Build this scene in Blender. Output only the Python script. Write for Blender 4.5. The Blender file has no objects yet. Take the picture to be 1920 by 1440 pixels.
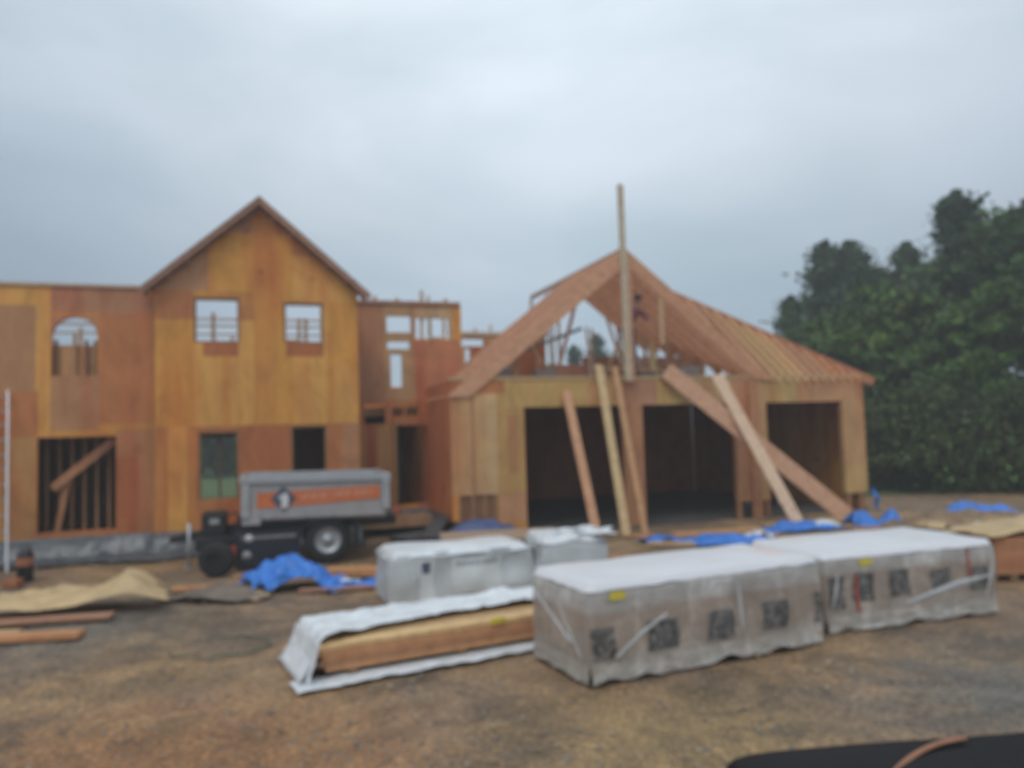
import bpy, math, random
from mathutils import Vector, Matrix, noise
R = math.radians
rnd = random.Random(7)
scene = bpy.context.scene
COL = scene.collection

# ------------------------------------------------------------------ materials
def newmat(name):
    m = bpy.data.materials.new(name); m.use_nodes = True
    nt = m.node_tree; b = nt.nodes['Principled BSDF']
    return m, nt, b
def N(nt, t, **k):
    n = nt.nodes.new(t)
    for a, v in k.items():
        if a.startswith('i_'):
            n.inputs[a[2:].replace('_', ' ')].default_value = v
        else: setattr(n, a, v)
    return n
def ramp(nt, stops, fac):
    r = nt.nodes.new('ShaderNodeValToRGB')
    while len(r.color_ramp.elements) < len(stops): r.color_ramp.elements.new(0.5)
    for e, (p, c) in zip(r.color_ramp.elements, stops):
        e.position = p; e.color = (*c, 1) if len(c) == 3 else c
    nt.links.new(fac, r.inputs[0]); return r
def mix(nt, a, b, fac, mode='MIX'):
    m = nt.nodes.new('ShaderNodeMix'); m.data_type = 'RGBA'; m.blend_type = mode
    for s, v in ((m.inputs[6], a), (m.inputs[7], b), (m.inputs[0], fac)):
        if hasattr(v, 'is_output'): nt.links.new(v, s)
        elif isinstance(v, (int, float)): s.default_value = v
        else: s.default_value = (*v, 1)
    return m.outputs[2]
def noise_tex(nt, scale, detail=4, rough=.6, vec=None, sc=None, dist=0):
    n = N(nt, 'ShaderNodeTexNoise'); n.inputs['Scale'].default_value = scale
    n.inputs['Detail'].default_value = detail; n.inputs['Roughness'].default_value = rough
    n.inputs['Distortion'].default_value = dist
    tc = N(nt, 'ShaderNodeTexCoord'); src = tc.outputs['Object']
    if sc:
        mp = N(nt, 'ShaderNodeMapping'); mp.inputs['Scale'].default_value = sc
        nt.links.new(src, mp.inputs[0]); src = mp.outputs[0]
    nt.links.new(src, n.inputs['Vector']); return n.outputs['Fac']
def bump(nt, b, fac, s=.3, d=.01):
    bp = N(nt, 'ShaderNodeBump'); bp.inputs['Strength'].default_value = s; bp.inputs['Distance'].default_value = d
    nt.links.new(fac, bp.inputs['Height']); nt.links.new(bp.outputs[0], b.inputs['Normal'])

def wood_mat(name, streak=True, rough=.62):
    m, nt, b = newmat(name)
    at = N(nt, 'ShaderNodeAttribute'); at.attribute_name = 'Col'
    c = at.outputs['Color']
    if streak:
        g = noise_tex(nt, 1, 5, .65, sc=(5, 5, .8), dist=.6)
        r = ramp(nt, [(.28, (.78, .69, .62)), (.44, (.96, .93, .9)), (.62, (1.06, 1.05, 1.0)), (.76, (1.0, .9, .8))], g)
        c = mix(nt, c, r.outputs[0], .7, 'MULTIPLY')
        red = noise_tex(nt, 1, 3, .5, sc=(1.7, 1.7, .28))
        rr = ramp(nt, [(.48, (0, 0, 0)), (.68, (1, 1, 1))], red)
        c = mix(nt, c, mix(nt, c, (.92, .68, .62), 1.0, 'MULTIPLY'), rr.outputs[0])
        mo = noise_tex(nt, 1, 5, .7, sc=(.9, .9, .6), dist=1.4)
        mr = ramp(nt, [(.30, (.70, .66, .62)), (.47, (.95, .95, .94)), (.60, (1.10, 1.12, 1.12)), (.72, (1.22, 1.26, 1.30))], mo)
        c = mix(nt, c, mr.outputs[0], .75, 'MULTIPLY')
        kn = noise_tex(nt, 3.3, 2, .4)
        kk = ramp(nt, [(.70, (1, 1, 1)), (.78, (.45, .40, .36))], kn)
        c = mix(nt, c, kk.outputs[0], .9, 'MULTIPLY')
    else:
        g = noise_tex(nt, 7, 5, .7)
        r = ramp(nt, [(.3, (.72, .66, .6)), (.55, (1, 1, 1)), (.75, (1.1, 1.05, .95))], g)
        c = mix(nt, c, r.outputs[0], .9, 'MULTIPLY')
    nt.links.new(c, b.inputs['Base Color'])
    b.inputs['Roughness'].default_value = rough
    f = noise_tex(nt, 40, 3, .6); bump(nt, b, f, .25, .004)
    return m
def plain(name, col, rough=.6, var=.25, scale=6, metal=0, spec=.5, bmp=0, coat=0):
    m, nt, b = newmat(name)
    g = noise_tex(nt, scale, 5, .6)
    r = ramp(nt, [(.25, tuple(x*(1-var) for x in col)), (.75, tuple(min(1, x*(1+var)) for x in col))], g)
    nt.links.new(r.outputs[0], b.inputs['Base Color'])
    b.inputs['Roughness'].default_value = rough; b.inputs['Metallic'].default_value = metal
    b.inputs['Specular IOR Level'].default_value = spec; b.inputs['Coat Weight'].default_value = coat
    if bmp: bump(nt, b, noise_tex(nt, scale*3, 4, .6), bmp, .02)
    return m
M = {}
M['ply'] = wood_mat('plywood')
M['lum'] = wood_mat('lumber', False, .6)
M['concrete'] = plain('concrete', (.26, .25, .24), .85, .3, 3, bmp=.3)
M['slabdark'] = plain('dark concrete', (.07, .065, .06), .9, .3, 3)  # darker copy of the concrete for the garage slab
M['plastic_grey'] = plain('grey plastic sheet', (.085, .09, .098), .35, .5, 1.6, bmp=.5)
M['plastic_white'] = plain('white plastic wrap', (.70, .72, .74), .3, .16, 4, bmp=.8)
M['plastic_clear'] = plain('cloudy stretch wrap', (.42, .42, .42), .28, .35, 5, bmp=.4)
M['tarp_blue'] = plain('blue tarp', (.035, .19, .62), .42, .3, 2.5, bmp=.4)
M['tarp_dull'] = plain('dull blue tarp', (.07, .10, .22), .5, .4, 2.5, bmp=.4)
M['tarp_tan'] = plain('tan sheet', (.50, .35, .18), .6, .25, 3, bmp=.3)
M['brown_sheet'] = plain('muddy brown sheet', (.17, .13, .10), .7, .4, 4, bmp=.3)
M['steel'] = plain('galvanised steel', (.42, .43, .44), .45, .12, 5, metal=.55)
M['alu'] = plain('aluminium', (.62, .63, .66), .4, .1, 5, metal=.6)
M['bed'] = plain('grey painted steel', (.34, .32, .315), .45, .15, 3, bmp=.1)
M['black'] = plain('black paint', (.012, .012, .013), .5, .3, 4)
M['navy'] = plain('dark navy paint', (.012, .016, .026), .45, .3, 4)
M['rubber'] = plain('tyre rubber', (.014, .014, .014), .8, .3, 10)
M['orange'] = plain('orange decal', (.58, .15, .045), .5, .15, 4)
M['white'] = plain('white lettering', (.62, .62, .60), .5, .1, 5)
M['fadedtext'] = plain('faded lettering', (.62, .36, .26), .5, .1, 5)
M['redlens'] = plain('red lens', (.4, .07, .04), .3, .1, 5)
M['yellow'] = plain('yellow tag', (.62, .50, .05), .5, .15, 8)
M['darkblue'] = plain('dark print', (.07, .08, .12), .5, .3, 8)
M['stonedark'] = None
M['carbody'] = plain('black car paint', (.006, .005, .006), .5, .1, 5, spec=.12)
M['glass'] = plain('tinted glass', (.01, .012, .014), .08, .1, 2)
M['lamp_lens'] = plain('lamp lens', (.6, .6, .62), .15, .1, 4)
M['bark'] = plain('bark', (.07, .055, .042), .9, .4, 8, bmp=.5)
M['rubberhose'] = plain('green hose', (.09, .12, .09), .5, .2, 5)
M['skin'] = plain('skin', (.35, .19, .13), .6, .1, 8)
M['redshirt'] = plain('dull red shirt', (.17, .05, .06), .8, .2, 8)
M['jeans'] = plain('dark jeans', (.05, .065, .10), .85, .25, 9)
M['cap'] = plain('dark cap', (.03, .03, .035), .7, .2, 9)
M['orangebrown'] = plain('rusty orange paint', (.35, .12, .05), .6, .3, 6)
def stone_print():
    m, nt, b = newmat('dark mottled stone')
    v = N(nt, 'ShaderNodeTexVoronoi'); v.inputs['Scale'].default_value = 26
    tc = N(nt, 'ShaderNodeTexCoord'); nt.links.new(tc.outputs['Object'], v.inputs['Vector'])
    r = ramp(nt, [(0, (.035, .035, .035)), (.5, (.10, .095, .09)), (1, (.30, .28, .27))], v.outputs['Color'])
    nt.links.new(r.outputs[0], b.inputs['Base Color']); b.inputs['Roughness'].default_value = .45
    return m
M['stonedark'] = stone_print()
def wrapped_mat():
    # kraft cartons under cloudy stretch film: brownish in the middle, milkier where film layers pile up near the top
    m, nt, b = newmat('film wrapped cartons')
    tc = N(nt, 'ShaderNodeTexCoord'); sp = N(nt, 'ShaderNodeSeparateXYZ'); nt.links.new(tc.outputs['Object'], sp.inputs[0])
    w = noise_tex(nt, 1.5, 4, .6)
    ad = N(nt, 'ShaderNodeMath', operation='MULTIPLY_ADD'); nt.links.new(w, ad.inputs[0]); ad.inputs[1].default_value = .16; nt.links.new(sp.outputs[2], ad.inputs[2])
    r = ramp(nt, [(.10, (.44, .41, .37)), (.42, (.37, .295, .24)), (.70, (.38, .30, .245)), (.76, (.46, .43, .40)), (1, (.50, .475, .45))], ad.outputs[0])
    n2 = noise_tex(nt, 3, 6, .7, sc=(1, 1, .5), dist=1.2)
    r2 = ramp(nt, [(.35, (.88, .86, .85)), (.52, (1.05, 1.05, 1.05)), (.64, (1.5, 1.54, 1.58))], n2)
    c = mix(nt, r.outputs[0], r2.outputs[0], .75, 'MULTIPLY')
    nt.links.new(c, b.inputs['Base Color']); b.inputs['Roughness'].default_value = .25; b.inputs['Coat Weight'].default_value = .3; b.inputs['Coat Roughness'].default_value = .15
    bump(nt, b, noise_tex(nt, 5, 6, .7, dist=2.5), .7, .05)
    return m
M['wrap'] = wrapped_mat()
M['filmfold'] = plain('milky film fold', (.50, .50, .50), .3, .15, 4)
def topcap_mat():
    m, nt, b = newmat('white top sheet with faint orange print')
    n2 = noise_tex(nt, 1.3, 2, .5)
    r = ramp(nt, [(.60, (.68, .67, .69)), (.72, (.70, .56, .50))], n2)
    nt.links.new(r.outputs[0], b.inputs['Base Color']); b.inputs['Roughness'].default_value = .45
    bump(nt, b, noise_tex(nt, 4, 4, .6), .2, .02)
    return m
M['topcap'] = topcap_mat()
def leaf_mat():
    m, nt, b = newmat('foliage')
    at = N(nt, 'ShaderNodeAttribute'); at.attribute_name = 'Col'
    oi = N(nt, 'ShaderNodeObjectInfo')
    r = ramp(nt, [(0, (.75, .85, .85)), (.5, (1, 1, 1)), (1, (1.25, 1.15, .8))], oi.outputs['Random'])
    c = mix(nt, at.outputs['Color'], r.outputs[0], 1, 'MULTIPLY')
    nt.links.new(c, b.inputs['Base Color']); b.inputs['Roughness'].default_value = .7
    b.inputs['Specular IOR Level'].default_value = .2
    return m
M['leaf'] = leaf_mat()
def ground_mat():
    m, nt, b = newmat('gravel and dirt')
    tc = N(nt, 'ShaderNodeTexCoord')
    big = noise_tex(nt, .42, 4, .6, dist=.8)
    mid = noise_tex(nt, 2.2, 5, .65)
    fine = noise_tex(nt, 26, 6, .75)
    sand = ramp(nt, [(.3, (.27, .19, .11)), (.7, (.39, .285, .175))], mid)
    grav = ramp(nt, [(.3, (.17, .132, .10)), (.7, (.29, .225, .17))], mid)
    bs = ramp(nt, [(.42, (0, 0, 0)), (.58, (1, 1, 1))], big)
    c = mix(nt, grav.outputs[0], sand.outputs[0], bs.outputs[0])
    # red clay towards the near left, a real patch of different soil
    def blob(x, y, r0, r1, sy=1):
        mp = N(nt, 'ShaderNodeMapping'); mp.inputs['Location'].default_value = (-x, -y*sy, 0); mp.inputs['Scale'].default_value = (1, sy, 1)
        nt.links.new(tc.outputs['Object'], mp.inputs[0])
        ln = N(nt, 'ShaderNodeVectorMath', operation='LENGTH'); nt.links.new(mp.outputs[0], ln.inputs[0])
        ma = N(nt, 'ShaderNodeMath', operation='MULTIPLY_ADD'); nt.links.new(mid, ma.inputs[0]); ma.inputs[1].default_value = 2.4; nt.links.new(ln.outputs['Value'], ma.inputs[2])
        mr = N(nt, 'ShaderNodeMapRange'); nt.links.new(ma.outputs[0], mr.inputs[0])
        mr.inputs[1].default_value = r0+1.2; mr.inputs[2].default_value = r1+1.2; mr.inputs[3].default_value = 1; mr.inputs[4].default_value = 0
        return mr.outputs[0]
    c = mix(nt, c, mix(nt, (.28, .155, .075), (.39, .23, .12), mid), blob(-2.6, 5.4, .9, 2.7, 1.2))
    c = mix(nt, c, (.33, .25, .14), blob(1.2, 5.6, .4, 1.8))
    c = mix(nt, c, (.17, .165, .155), blob(-6, 10, .8, 2.6))
    c = mix(nt, c, (.16, .16, .16), blob(4.4, 6.6, .4, 2.2))
    wp = noise_tex(nt, .9, 6, .72, dist=1.1)
    wr_ = ramp(nt, [(.40, (.50, .52, .54)), (.50, (.86, .86, .86)), (.60, (1.12, 1.10, 1.06))], wp)
    c = mix(nt, c, (1.18, 1.02, .86), 1, 'MULTIPLY')
    c = mix(nt, c, wr_.outputs[0], .8, 'MULTIPLY')
    dr = ramp(nt, [(.34, (.30, .28, .26)), (.5, (.95, .95, .95)), (.66, (1.7, 1.62, 1.5))], fine)
    c = mix(nt, c, dr.outputs[0], .85, 'MULTIPLY')
    vo = N(nt, 'ShaderNodeTexVoronoi'); vo.inputs['Scale'].default_value = 22; nt.links.new(tc.outputs['Object'], vo.inputs['Vector'])
    vr = ramp(nt, [(0, (.6, .58, .56)), (.6, (1, 1, 1)), (1, (1.5, 1.45, 1.35))], vo.outputs['Color'])
    c = mix(nt, c, vr.outputs[0], .5, 'MULTIPLY')
    nt.links.new(c, b.inputs['Base Color'])
    wet = ramp(nt, [(.35, (.45, .45, .45)), (.6, (.8, .8, .8))], mid); nt.links.new(wet.outputs[0], b.inputs['Roughness'])
    ad = N(nt, 'ShaderNodeMath', operation='ADD'); nt.links.new(fine, ad.inputs[0]); nt.links.new(vo.outputs['Distance'], ad.inputs[1])
    bump(nt, b, ad.outputs[0], .8, .03)
    return m
M['ground'] = ground_mat()
def grass_mat():
    m, nt, b = newmat('lawn')
    g = noise_tex(nt, 1.2, 6, .7)
    r = ramp(nt, [(.3, (.05, .085, .025)), (.7, (.11, .16, .05))], g)
    nt.links.new(r.outputs[0], b.inputs['Base Color']); b.inputs['Roughness'].default_value = .9
    bump(nt, b, noise_tex(nt, 30, 3, .6), .8, .05)
    return m
M['grass'] = grass_mat()

# ------------------------------------------------------------------ mesh helpers
class MB:
    def __init__(s): s.v = []; s.f = []; s.c = []; s.sm = []
    def face(s, pts, c=(.5, .5, .5), smooth=False):
        i = len(s.v); s.v += [tuple(p) for p in pts]; s.f.append(tuple(range(i, i+len(pts)))); s.c.append(c); s.sm.append(smooth)
    def hexa(s, p, c=(.5, .5, .5)):       # p: 8 points, bottom 0-3 (ccw), top 4-7
        i = len(s.v); s.v += [tuple(q) for q in p]
        for f in ((3, 2, 1, 0), (4, 5, 6, 7), (0, 1, 5, 4), (1, 2, 6, 5), (2, 3, 7, 6), (3, 0, 4, 7)):
            s.f.append(tuple(i+k for k in f)); s.c.append(c); s.sm.append(False)
        return s
    def box(s, x0, x1, y0, y1, z0, z1, c=(.5, .5, .5)):
        return s.hexa([(x0, y0, z0), (x1, y0, z0), (x1, y1, z0), (x0, y1, z0), (x0, y0, z1), (x1, y0, z1), (x1, y1, z1), (x0, y1, z1)], c)
    def beam(s, p, q, w, h, c=(.5, .5, .5), side=None):   # w along 'side' direction, h perpendicular
        p = Vector(p); q = Vector(q); d = (q-p).normalized()
        sd = Vector(side) if side else (Vector((0, 0, 1)).cross(d) if abs(d.z) < .98 else Vector((1, 0, 0)))
        sd = (sd - d*sd.dot(d)).normalized(); up = d.cross(sd)
        a = sd*w/2; b = up*h/2
        return s.hexa([p-a-b, p+a-b, p+a+b, p-a+b, q-a-b, q+a-b, q+a+b, q-a+b], c)
    def tube(s, pts, rad, n=10, c=(.5, .5, .5), cap=True, smooth=True):
        pts = [Vector(p) for p in pts]; rr = rad if isinstance(rad, (list, tuple)) else [rad]*len(pts)
        rings = []
        for k, p in enumerate(pts):
            d = (pts[min(k+1, len(pts)-1)]-pts[max(k-1, 0)]).normalized()
            a = d.cross(Vector((0, 0, 1))) if abs(d.z) < .9 else d.cross(Vector((1, 0, 0)))
            a.normalize(); b = d.cross(a); i = len(s.v)
            for j in range(n):
                t = 2*math.pi*j/n; s.v.append(tuple(p+(a*math.cos(t)+b*math.sin(t))*rr[k]))
            rings.append(i)
        for k in range(len(rings)-1):
            for j in range(n):
                a, b = rings[k], rings[k+1]; j2 = (j+1) % n
                s.f.append((a+j, a+j2, b+j2, b+j)); s.c.append(c); s.sm.append(smooth)
        if cap:
            s.f.append(tuple(rings[0]+j for j in reversed(range(n)))); s.c.append(c); s.sm.append(False)
            s.f.append(tuple(rings[-1]+j for j in range(n))); s.c.append(c); s.sm.append(False)
        return s
    def lathe(s, c0, axis, prof, n=28, c=(.5, .5, .5)):   # prof: (offset along axis, radius)
        c0 = Vector(c0); ax = Vector(axis).normalized()
        a = ax.cross(Vector((0, 0, 1))) if abs(ax.z) < .9 else ax.cross(Vector((1, 0, 0)))
        a.normalize(); b = ax.cross(a); rings = []
        for (o, r) in prof:
            i = len(s.v); rings.append(i)
            for j in range(n):
                t = 2*math.pi*j/n; s.v.append(tuple(c0+ax*o+(a*math.cos(t)+b*math.sin(t))*max(r, .0005)))
        for k in range(len(rings)-1):
            for j in range(n):
                p, q = rings[k], rings[k+1]; j2 = (j+1) % n
                s.f.append((p+j, p+j2, q+j2, q+j)); s.c.append(c); s.sm.append(True)
        return s
    def prism(s, poly, fn, t0, t1, c=(.5, .5, .5)):       # poly 2D, fn(a,b,t)->xyz
        n = len(poly); i = len(s.v)
        s.v += [tuple(fn(a, b, t0)) for a, b in poly]+[tuple(fn(a, b, t1)) for a, b in poly]
        s.f.append(tuple(i+k for k in range(n))); s.f.append(tuple(i+n+k for k in reversed(range(n))))
        s.c += [c, c]; s.sm += [False, False]
        for k in range(n):
            k2 = (k+1) % n; s.f.append((i+k, i+n+k, i+n+k2, i+k2)); s.c.append(c); s.sm.append(False)
        return s
    def grid(s, fn, nu, nv, c=(.5, .5, .5)):
        i = len(s.v)
        for a in range(nu+1):
            for b in range(nv+1): s.v.append(tuple(fn(a/nu, b/nv)))
        for a in range(nu):
            for b in range(nv):
                p = i+a*(nv+1)+b
                s.f.append((p, p+nv+1, p+nv+2, p+1)); s.c.append(c); s.sm.append(True)
        return s
    def build(s, name, mat, parent=None, smooth_all=False, solid=0, bevel=0):
        me = bpy.data.meshes.new(name)
        off = Vector((0, 0, 0))
        if parent is None:
            xs = [p[0] for p in s.v]; ys = [p[1] for p in s.v]; zs = [p[2] for p in s.v]
            off = Vector(((min(xs)+max(xs))/2, (min(ys)+max(ys))/2, min(zs)))
        me.from_pydata([Vector(p)-off for p in s.v], [], s.f); me.validate()
        if len(me.polygons) == len(s.f):
            at = me.color_attributes.new('Col', 'FLOAT_COLOR', 'CORNER')
            k = 0
            for pi, p in enumerate(me.polygons):
                cc = (*s.c[pi][:3], 1)
                for _ in range(p.loop_total): at.data[k].color = cc; k += 1
                p.use_smooth = s.sm[pi] or smooth_all
        me.materials.append(M[mat] if isinstance(mat, str) else mat)
        o = bpy.data.objects.new(name, me); COL.objects.link(o); o.location = off
        if parent is not None: o.parent = parent
        if solid:
            md = o.modifiers.new('thickness', 'SOLIDIFY'); md.thickness = solid; md.offset = -1
        if bevel:
            md = o.modifiers.new('edge', 'BEVEL'); md.width = bevel; md.segments = 2; md.limit_method = 'ANGLE'
        return o
def tag(o, label=None, cat=None, group=None, kind=None):
    if label: o['label'] = label
    if cat: o['category'] = cat
    if group: o['group'] = group
    if kind: o['kind'] = kind
    return o
def empty(name, loc, rz=0, label=None, cat=None, group=None):
    o = bpy.data.objects.new(name, None); COL.objects.link(o); o.location = loc; o.rotation_euler = (0, 0, rz)
    o.empty_display_size = .2
    return tag(o, label, cat, group)

YEL = (.64, .29, .048); YEL2 = (.68, .335, .075); RED = (.49, .175, .055); RED2 = (.43, .135, .04); PNK = (.58, .27, .14); TAN = (.62, .36, .15); DRK = (.22, .09, .04); GRB = (.48, .24, .115); PALE = (.62, .40, .23)
def jit(c, a=.12):
    k = 1+rnd.uniform(-a, a); g = 1+rnd.uniform(-a*.4, a*.4)
    return (c[0]*k, c[1]*k*g, c[2]*k)

# sheathed wall: outline convex polygon in (a,z); rectangular holes; sheets tinted one by one
def clip(poly, outl):
    n = len(outl)
    for i in range(n):
        ax, ay = outl[i]; bx, by = outl[(i+1) % n]; out = []
        def sd(p): return (bx-ax)*(p[1]-ay)-(by-ay)*(p[0]-ax)
        for k in range(len(poly)):
            p, q = poly[k], poly[(k+1) % len(poly)]; sp, sq = sd(p), sd(q)
            if sp >= -1e-9: out.append(p)
            if (sp > 1e-9 and sq < -1e-9) or (sp < -1e-9 and sq > 1e-9):
                t = sp/(sp-sq); out.append((p[0]+(q[0]-p[0])*t, p[1]+(q[1]-p[1])*t))
        poly = out
        if len(poly) < 3: return []
    return poly
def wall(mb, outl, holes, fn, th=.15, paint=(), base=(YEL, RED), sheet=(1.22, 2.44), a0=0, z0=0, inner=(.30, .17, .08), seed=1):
    rr = random.Random(seed)
    A = [p[0] for p in outl]; Z = [p[1] for p in outl]
    ca = {min(A), max(A)}; cz = {min(Z), max(Z)}
    x = a0
    while x < max(A):
        if x > min(A): ca.add(x)
        x += sheet[0]
    x = z0
    while x < max(Z):
        if x > min(Z): cz.add(x)
        x += sheet[1]
    for h in list(holes)+[p[:4] for p in paint]:
        ca |= {h[0], h[2]}; cz |= {h[1], h[3]}
    ca = sorted(round(x, 4) for x in ca if min(A)-1e-6 <= x <= max(A)+1e-6); cz = sorted(round(x, 4) for x in cz if min(Z)-1e-6 <= x <= max(Z)+1e-6)
    tint = {}; edges = {}
    for i in range(len(ca)-1):
        if ca[i+1]-ca[i] < 1e-4: continue
        for j in range(len(cz)-1):
            if cz[j+1]-cz[j] < 1e-4: continue
            m = ((ca[i]+ca[i+1])/2, (cz[j]+cz[j+1])/2)
            if any(h[0] < m[0] < h[2] and h[1] < m[1] < h[3] for h in holes): continue
            pl = clip([(ca[i], cz[j]), (ca[i+1], cz[j]), (ca[i+1], cz[j+1]), (ca[i], cz[j+1])], outl)
            if not pl: continue
            key = (int((m[0]-a0)//sheet[0]), int((m[1]-z0)//sheet[1]))
            if key not in tint:
                t = rr.random(); k = rr.uniform(.86, 1.12)
                tint[key] = tuple((base[0][q]*(1-t)+base[1][q]*t)*k for q in range(3))
            c = tint[key]
            for p in paint:
                if p[0] < m[0] < p[2] and p[1] < m[1] < p[3]: c = p[4]
            mb.face([fn(a, z, 0) for a, z in pl], c)
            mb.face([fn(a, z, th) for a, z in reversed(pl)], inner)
            for k in range(len(pl)):
                p, q = pl[k], pl[(k+1) % len(pl)]
                kk = (round(p[0], 3), round(p[1], 3)), (round(q[0], 3), round(q[1], 3))
                if (kk[1], kk[0]) in edges: del edges[(kk[1], kk[0])]
                else: edges[kk] = c
    for (p, q), c in edges.items():
        mb.face([fn(*q, 0), fn(*p, 0), fn(*p, th), fn(*q, th)], tuple(x*.9 for x in c))

# ------------------------------------------------------------------ ground
def build_ground():
    mb = MB()
    def h(x, y):
        return .035*noise.noise(Vector((x*.6, y*.6, 0)))+.018*noise.noise(Vector((x*2.7, y*2.7, 3)))-.012
    def rut(x, y):
        z = 0
        for off in (0, 1.55):
            yy = 5.1+off*.95+.10*x+.35*math.sin(x*.35)
            d = abs(y-yy); z -= .035*math.exp(-(d/.13)**2); z += .012*math.exp(-((d-.24)/.09)**2)
        return z
    h0 = h
    h = lambda x, y: h0(x, y)+rut(x, y)*(1 if (x < -.2 or y < 6.4) else 0)
    NX, NY = 300, 300
    i0 = len(mb.v)
    X0, X1, Y0, Y1 = -16, 20, 1.5, 24
    for i in range(NX+1):
        for j in range(NY+1):
            x = X0+(X1-X0)*i/NX; y = Y0+(Y1-Y0)*(j/NY)**1.5
            e = min(1, (x-X0)/2, (X1-x)/2, (y-Y0)/1.0, (Y1-y)/2)
            mb.v.append((x, y, h(x, y)*max(e, 0)))
    for i in range(NX):
        for j in range(NY):
            p = i*(NY+1)+j; mb.f.append((p, p+NY+1, p+NY+2, p+1)); mb.c.append((.2,)*3); mb.sm.append(True)
    S = 1500
    for a in ((-S, -S, S, Y0), (-S, Y1, S, S), (-S, Y0, X0, Y1), (X1, Y0, S, Y1)):
        mb.face([(a[0], a[1], 0), (a[2], a[1], 0), (a[2], a[3], 0), (a[0], a[3], 0)], (.2,)*3)
    me = mb.build('ground', 'ground')
    me.location = (0, 0, 0)
    for v in me.data.vertices: pass
    return me
def ground_fixed():
    g = build_ground()
    # build() recentres a top-level mesh; put the ground back where its vertices say
    zs = min(v.co.z for v in g.data.vertices)
    import numpy as np
    co = np.empty(len(g.data.vertices)*3); g.data.vertices.foreach_get('co', co); co = co.reshape(-1, 3)
    # recover the offset: the outer sheet corner must sit at (-1500,-1500,0)
    off = np.array([-1500-co[:, 0].min(), -1500-co[:, 1].min(), 0])
    off[2] = -co[-1, 2]
    co += off; g.data.vertices.foreach_set('co', co.ravel()); g.data.update()
    tag(g, kind='structure')
ground_fixed()
lawn = MB()
lawn.grid(lambda a, b: (-70+170*a, 30+(1-a)*2+90*b, .04+.05*noise.noise(Vector((a*20, b*20, 0)))), 40, 20)
tag(lawn.build('lawn', 'grass'), kind='structure')
vg = MB()
vg.grid(lambda a, b: (9.5+40*a, 24.2+7*b+.8*noise.noise(Vector((a*14, 0, 2)))*(1-b), .022+.05*abs(noise.noise(Vector((a*60, b*12, 0))))*min(1, b*6)), 160, 30)
tag(vg.build('grass_verge', 'grass'), kind='structure')

def build_stones():
    mb = MB(); r = random.Random(3)
    for _ in range(5200):
        y = 4.2+ (r.random()**1.6)*13; x = r.uniform(-.72, .72)*y
        s = r.uniform(.006, .02)*(1+.5*(r.random() < .08))
        c = Vector((x, y, s*.3)); k = r.uniform(.5, 1.3)
        col = r.choice([(.22, .2, .18), (.30, .26, .2), (.16, .15, .145), (.34, .25, .16)]); col = tuple(q*k for q in col)
        a = r.uniform(0, 6.28); ring = [c+Vector((math.cos(a+t*1.2566)*s*r.uniform(.8, 1.4), math.sin(a+t*1.2566)*s*r.uniform(.7, 1.1), r.uniform(-.1, .2)*s)) for t in range(5)]
        top = c+Vector((0, 0, s*.8)); i = len(mb.v); mb.v += [tuple(p) for p in ring]+[tuple(top)]
        for t in range(5): mb.f.append((i+t, i+(t+1) % 5, i+5)); mb.c.append(col); mb.sm.append(False)
    o = mb.build('gravel', 'lum'); tag(o, 'loose grey and tan pebbles scattered over the dirt', 'gravel', kind='stuff')
build_stones()

# ------------------------------------------------------------------ house and garage share a facade frame
OX, OY, ROT = .197, 17.541, R(18.7)
house = empty('unfinished_house', (OX, OY, 0), ROT, 'two storey plywood house shell with a steep front gable and open window holes', 'house')
garage = empty('unfinished_garage', (OX, OY, 0), ROT, 'three bay plywood garage with bare rafters forming a front gable and hip', 'garage')
def W(u, v, z):      # facade frame to world
    c, s = math.cos(ROT), math.sin(ROT)
    return Vector((OX+u*c-v*s, OY+u*s+v*c, z))
def front(v0):
    return lambda a, z, t: (a, v0+t, z)
def side(u0):
    return lambda a, z, t: (u0+t, a, z)

# --- gable block
gx = lambda x: -7.72+(x-290)*.01089
gz = lambda y: 2.53+(810-y)*.01137
def rects(l, fx, fz): return [(fx(a), fz(d), fx(c), fz(b), col) for a, b, c, d, col in l]
g = MB()
gp = rects([(290, 300, 470, 545, GRB), (290, 545, 358, 600, RED), (385, 430, 470, 545, YEL), (290, 600, 358, 800, YEL), (358, 600, 470, 800, YEL2),
            (470, 400, 512, 800, (.60, .25, .045)), (512, 430, 545, 800, YEL), (545, 470, 672, 800, YEL2), (615, 560, 672, 690, YEL), (375, 643, 440, 669, RED2), (532, 643, 605, 669, RED2), (612, 620, 626, 800, (.60, .25, .045)),
            (408, 670, 424, 800, (.60, .25, .045)), (290, 800, 365, 1010, YEL2), (290, 800, 312, 1010, (.55, .205, .05)), (345, 800, 365, 1010, (.55, .205, .05)), (365, 800, 440, 812, RED), (440, 800, 538, 1010, RED2), (610, 800, 640, 1010, RED), (640, 800, 672, 1010, (.48, .22, .10)), (365, 940, 538, 1010, RED)], gx, gz)
GW = [(gx(365), gz(937), gx(440), gz(810)), (gx(538), .85, gx(610), gz(803)), (gx(358), gz(643), gx(443), gz(557)), (gx(527), gz(643), gx(605), gz(563))]
wall(g, [(-7.74, .38), (-3.52, .38), (-3.52, 5.56), (-5.63, 7.42), (-7.74, 5.56)], GW, front(1.0), .15, gp, seed=4, a0=-7.74, z0=.38)
g.build('gable_wall', 'ply', house)
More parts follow.
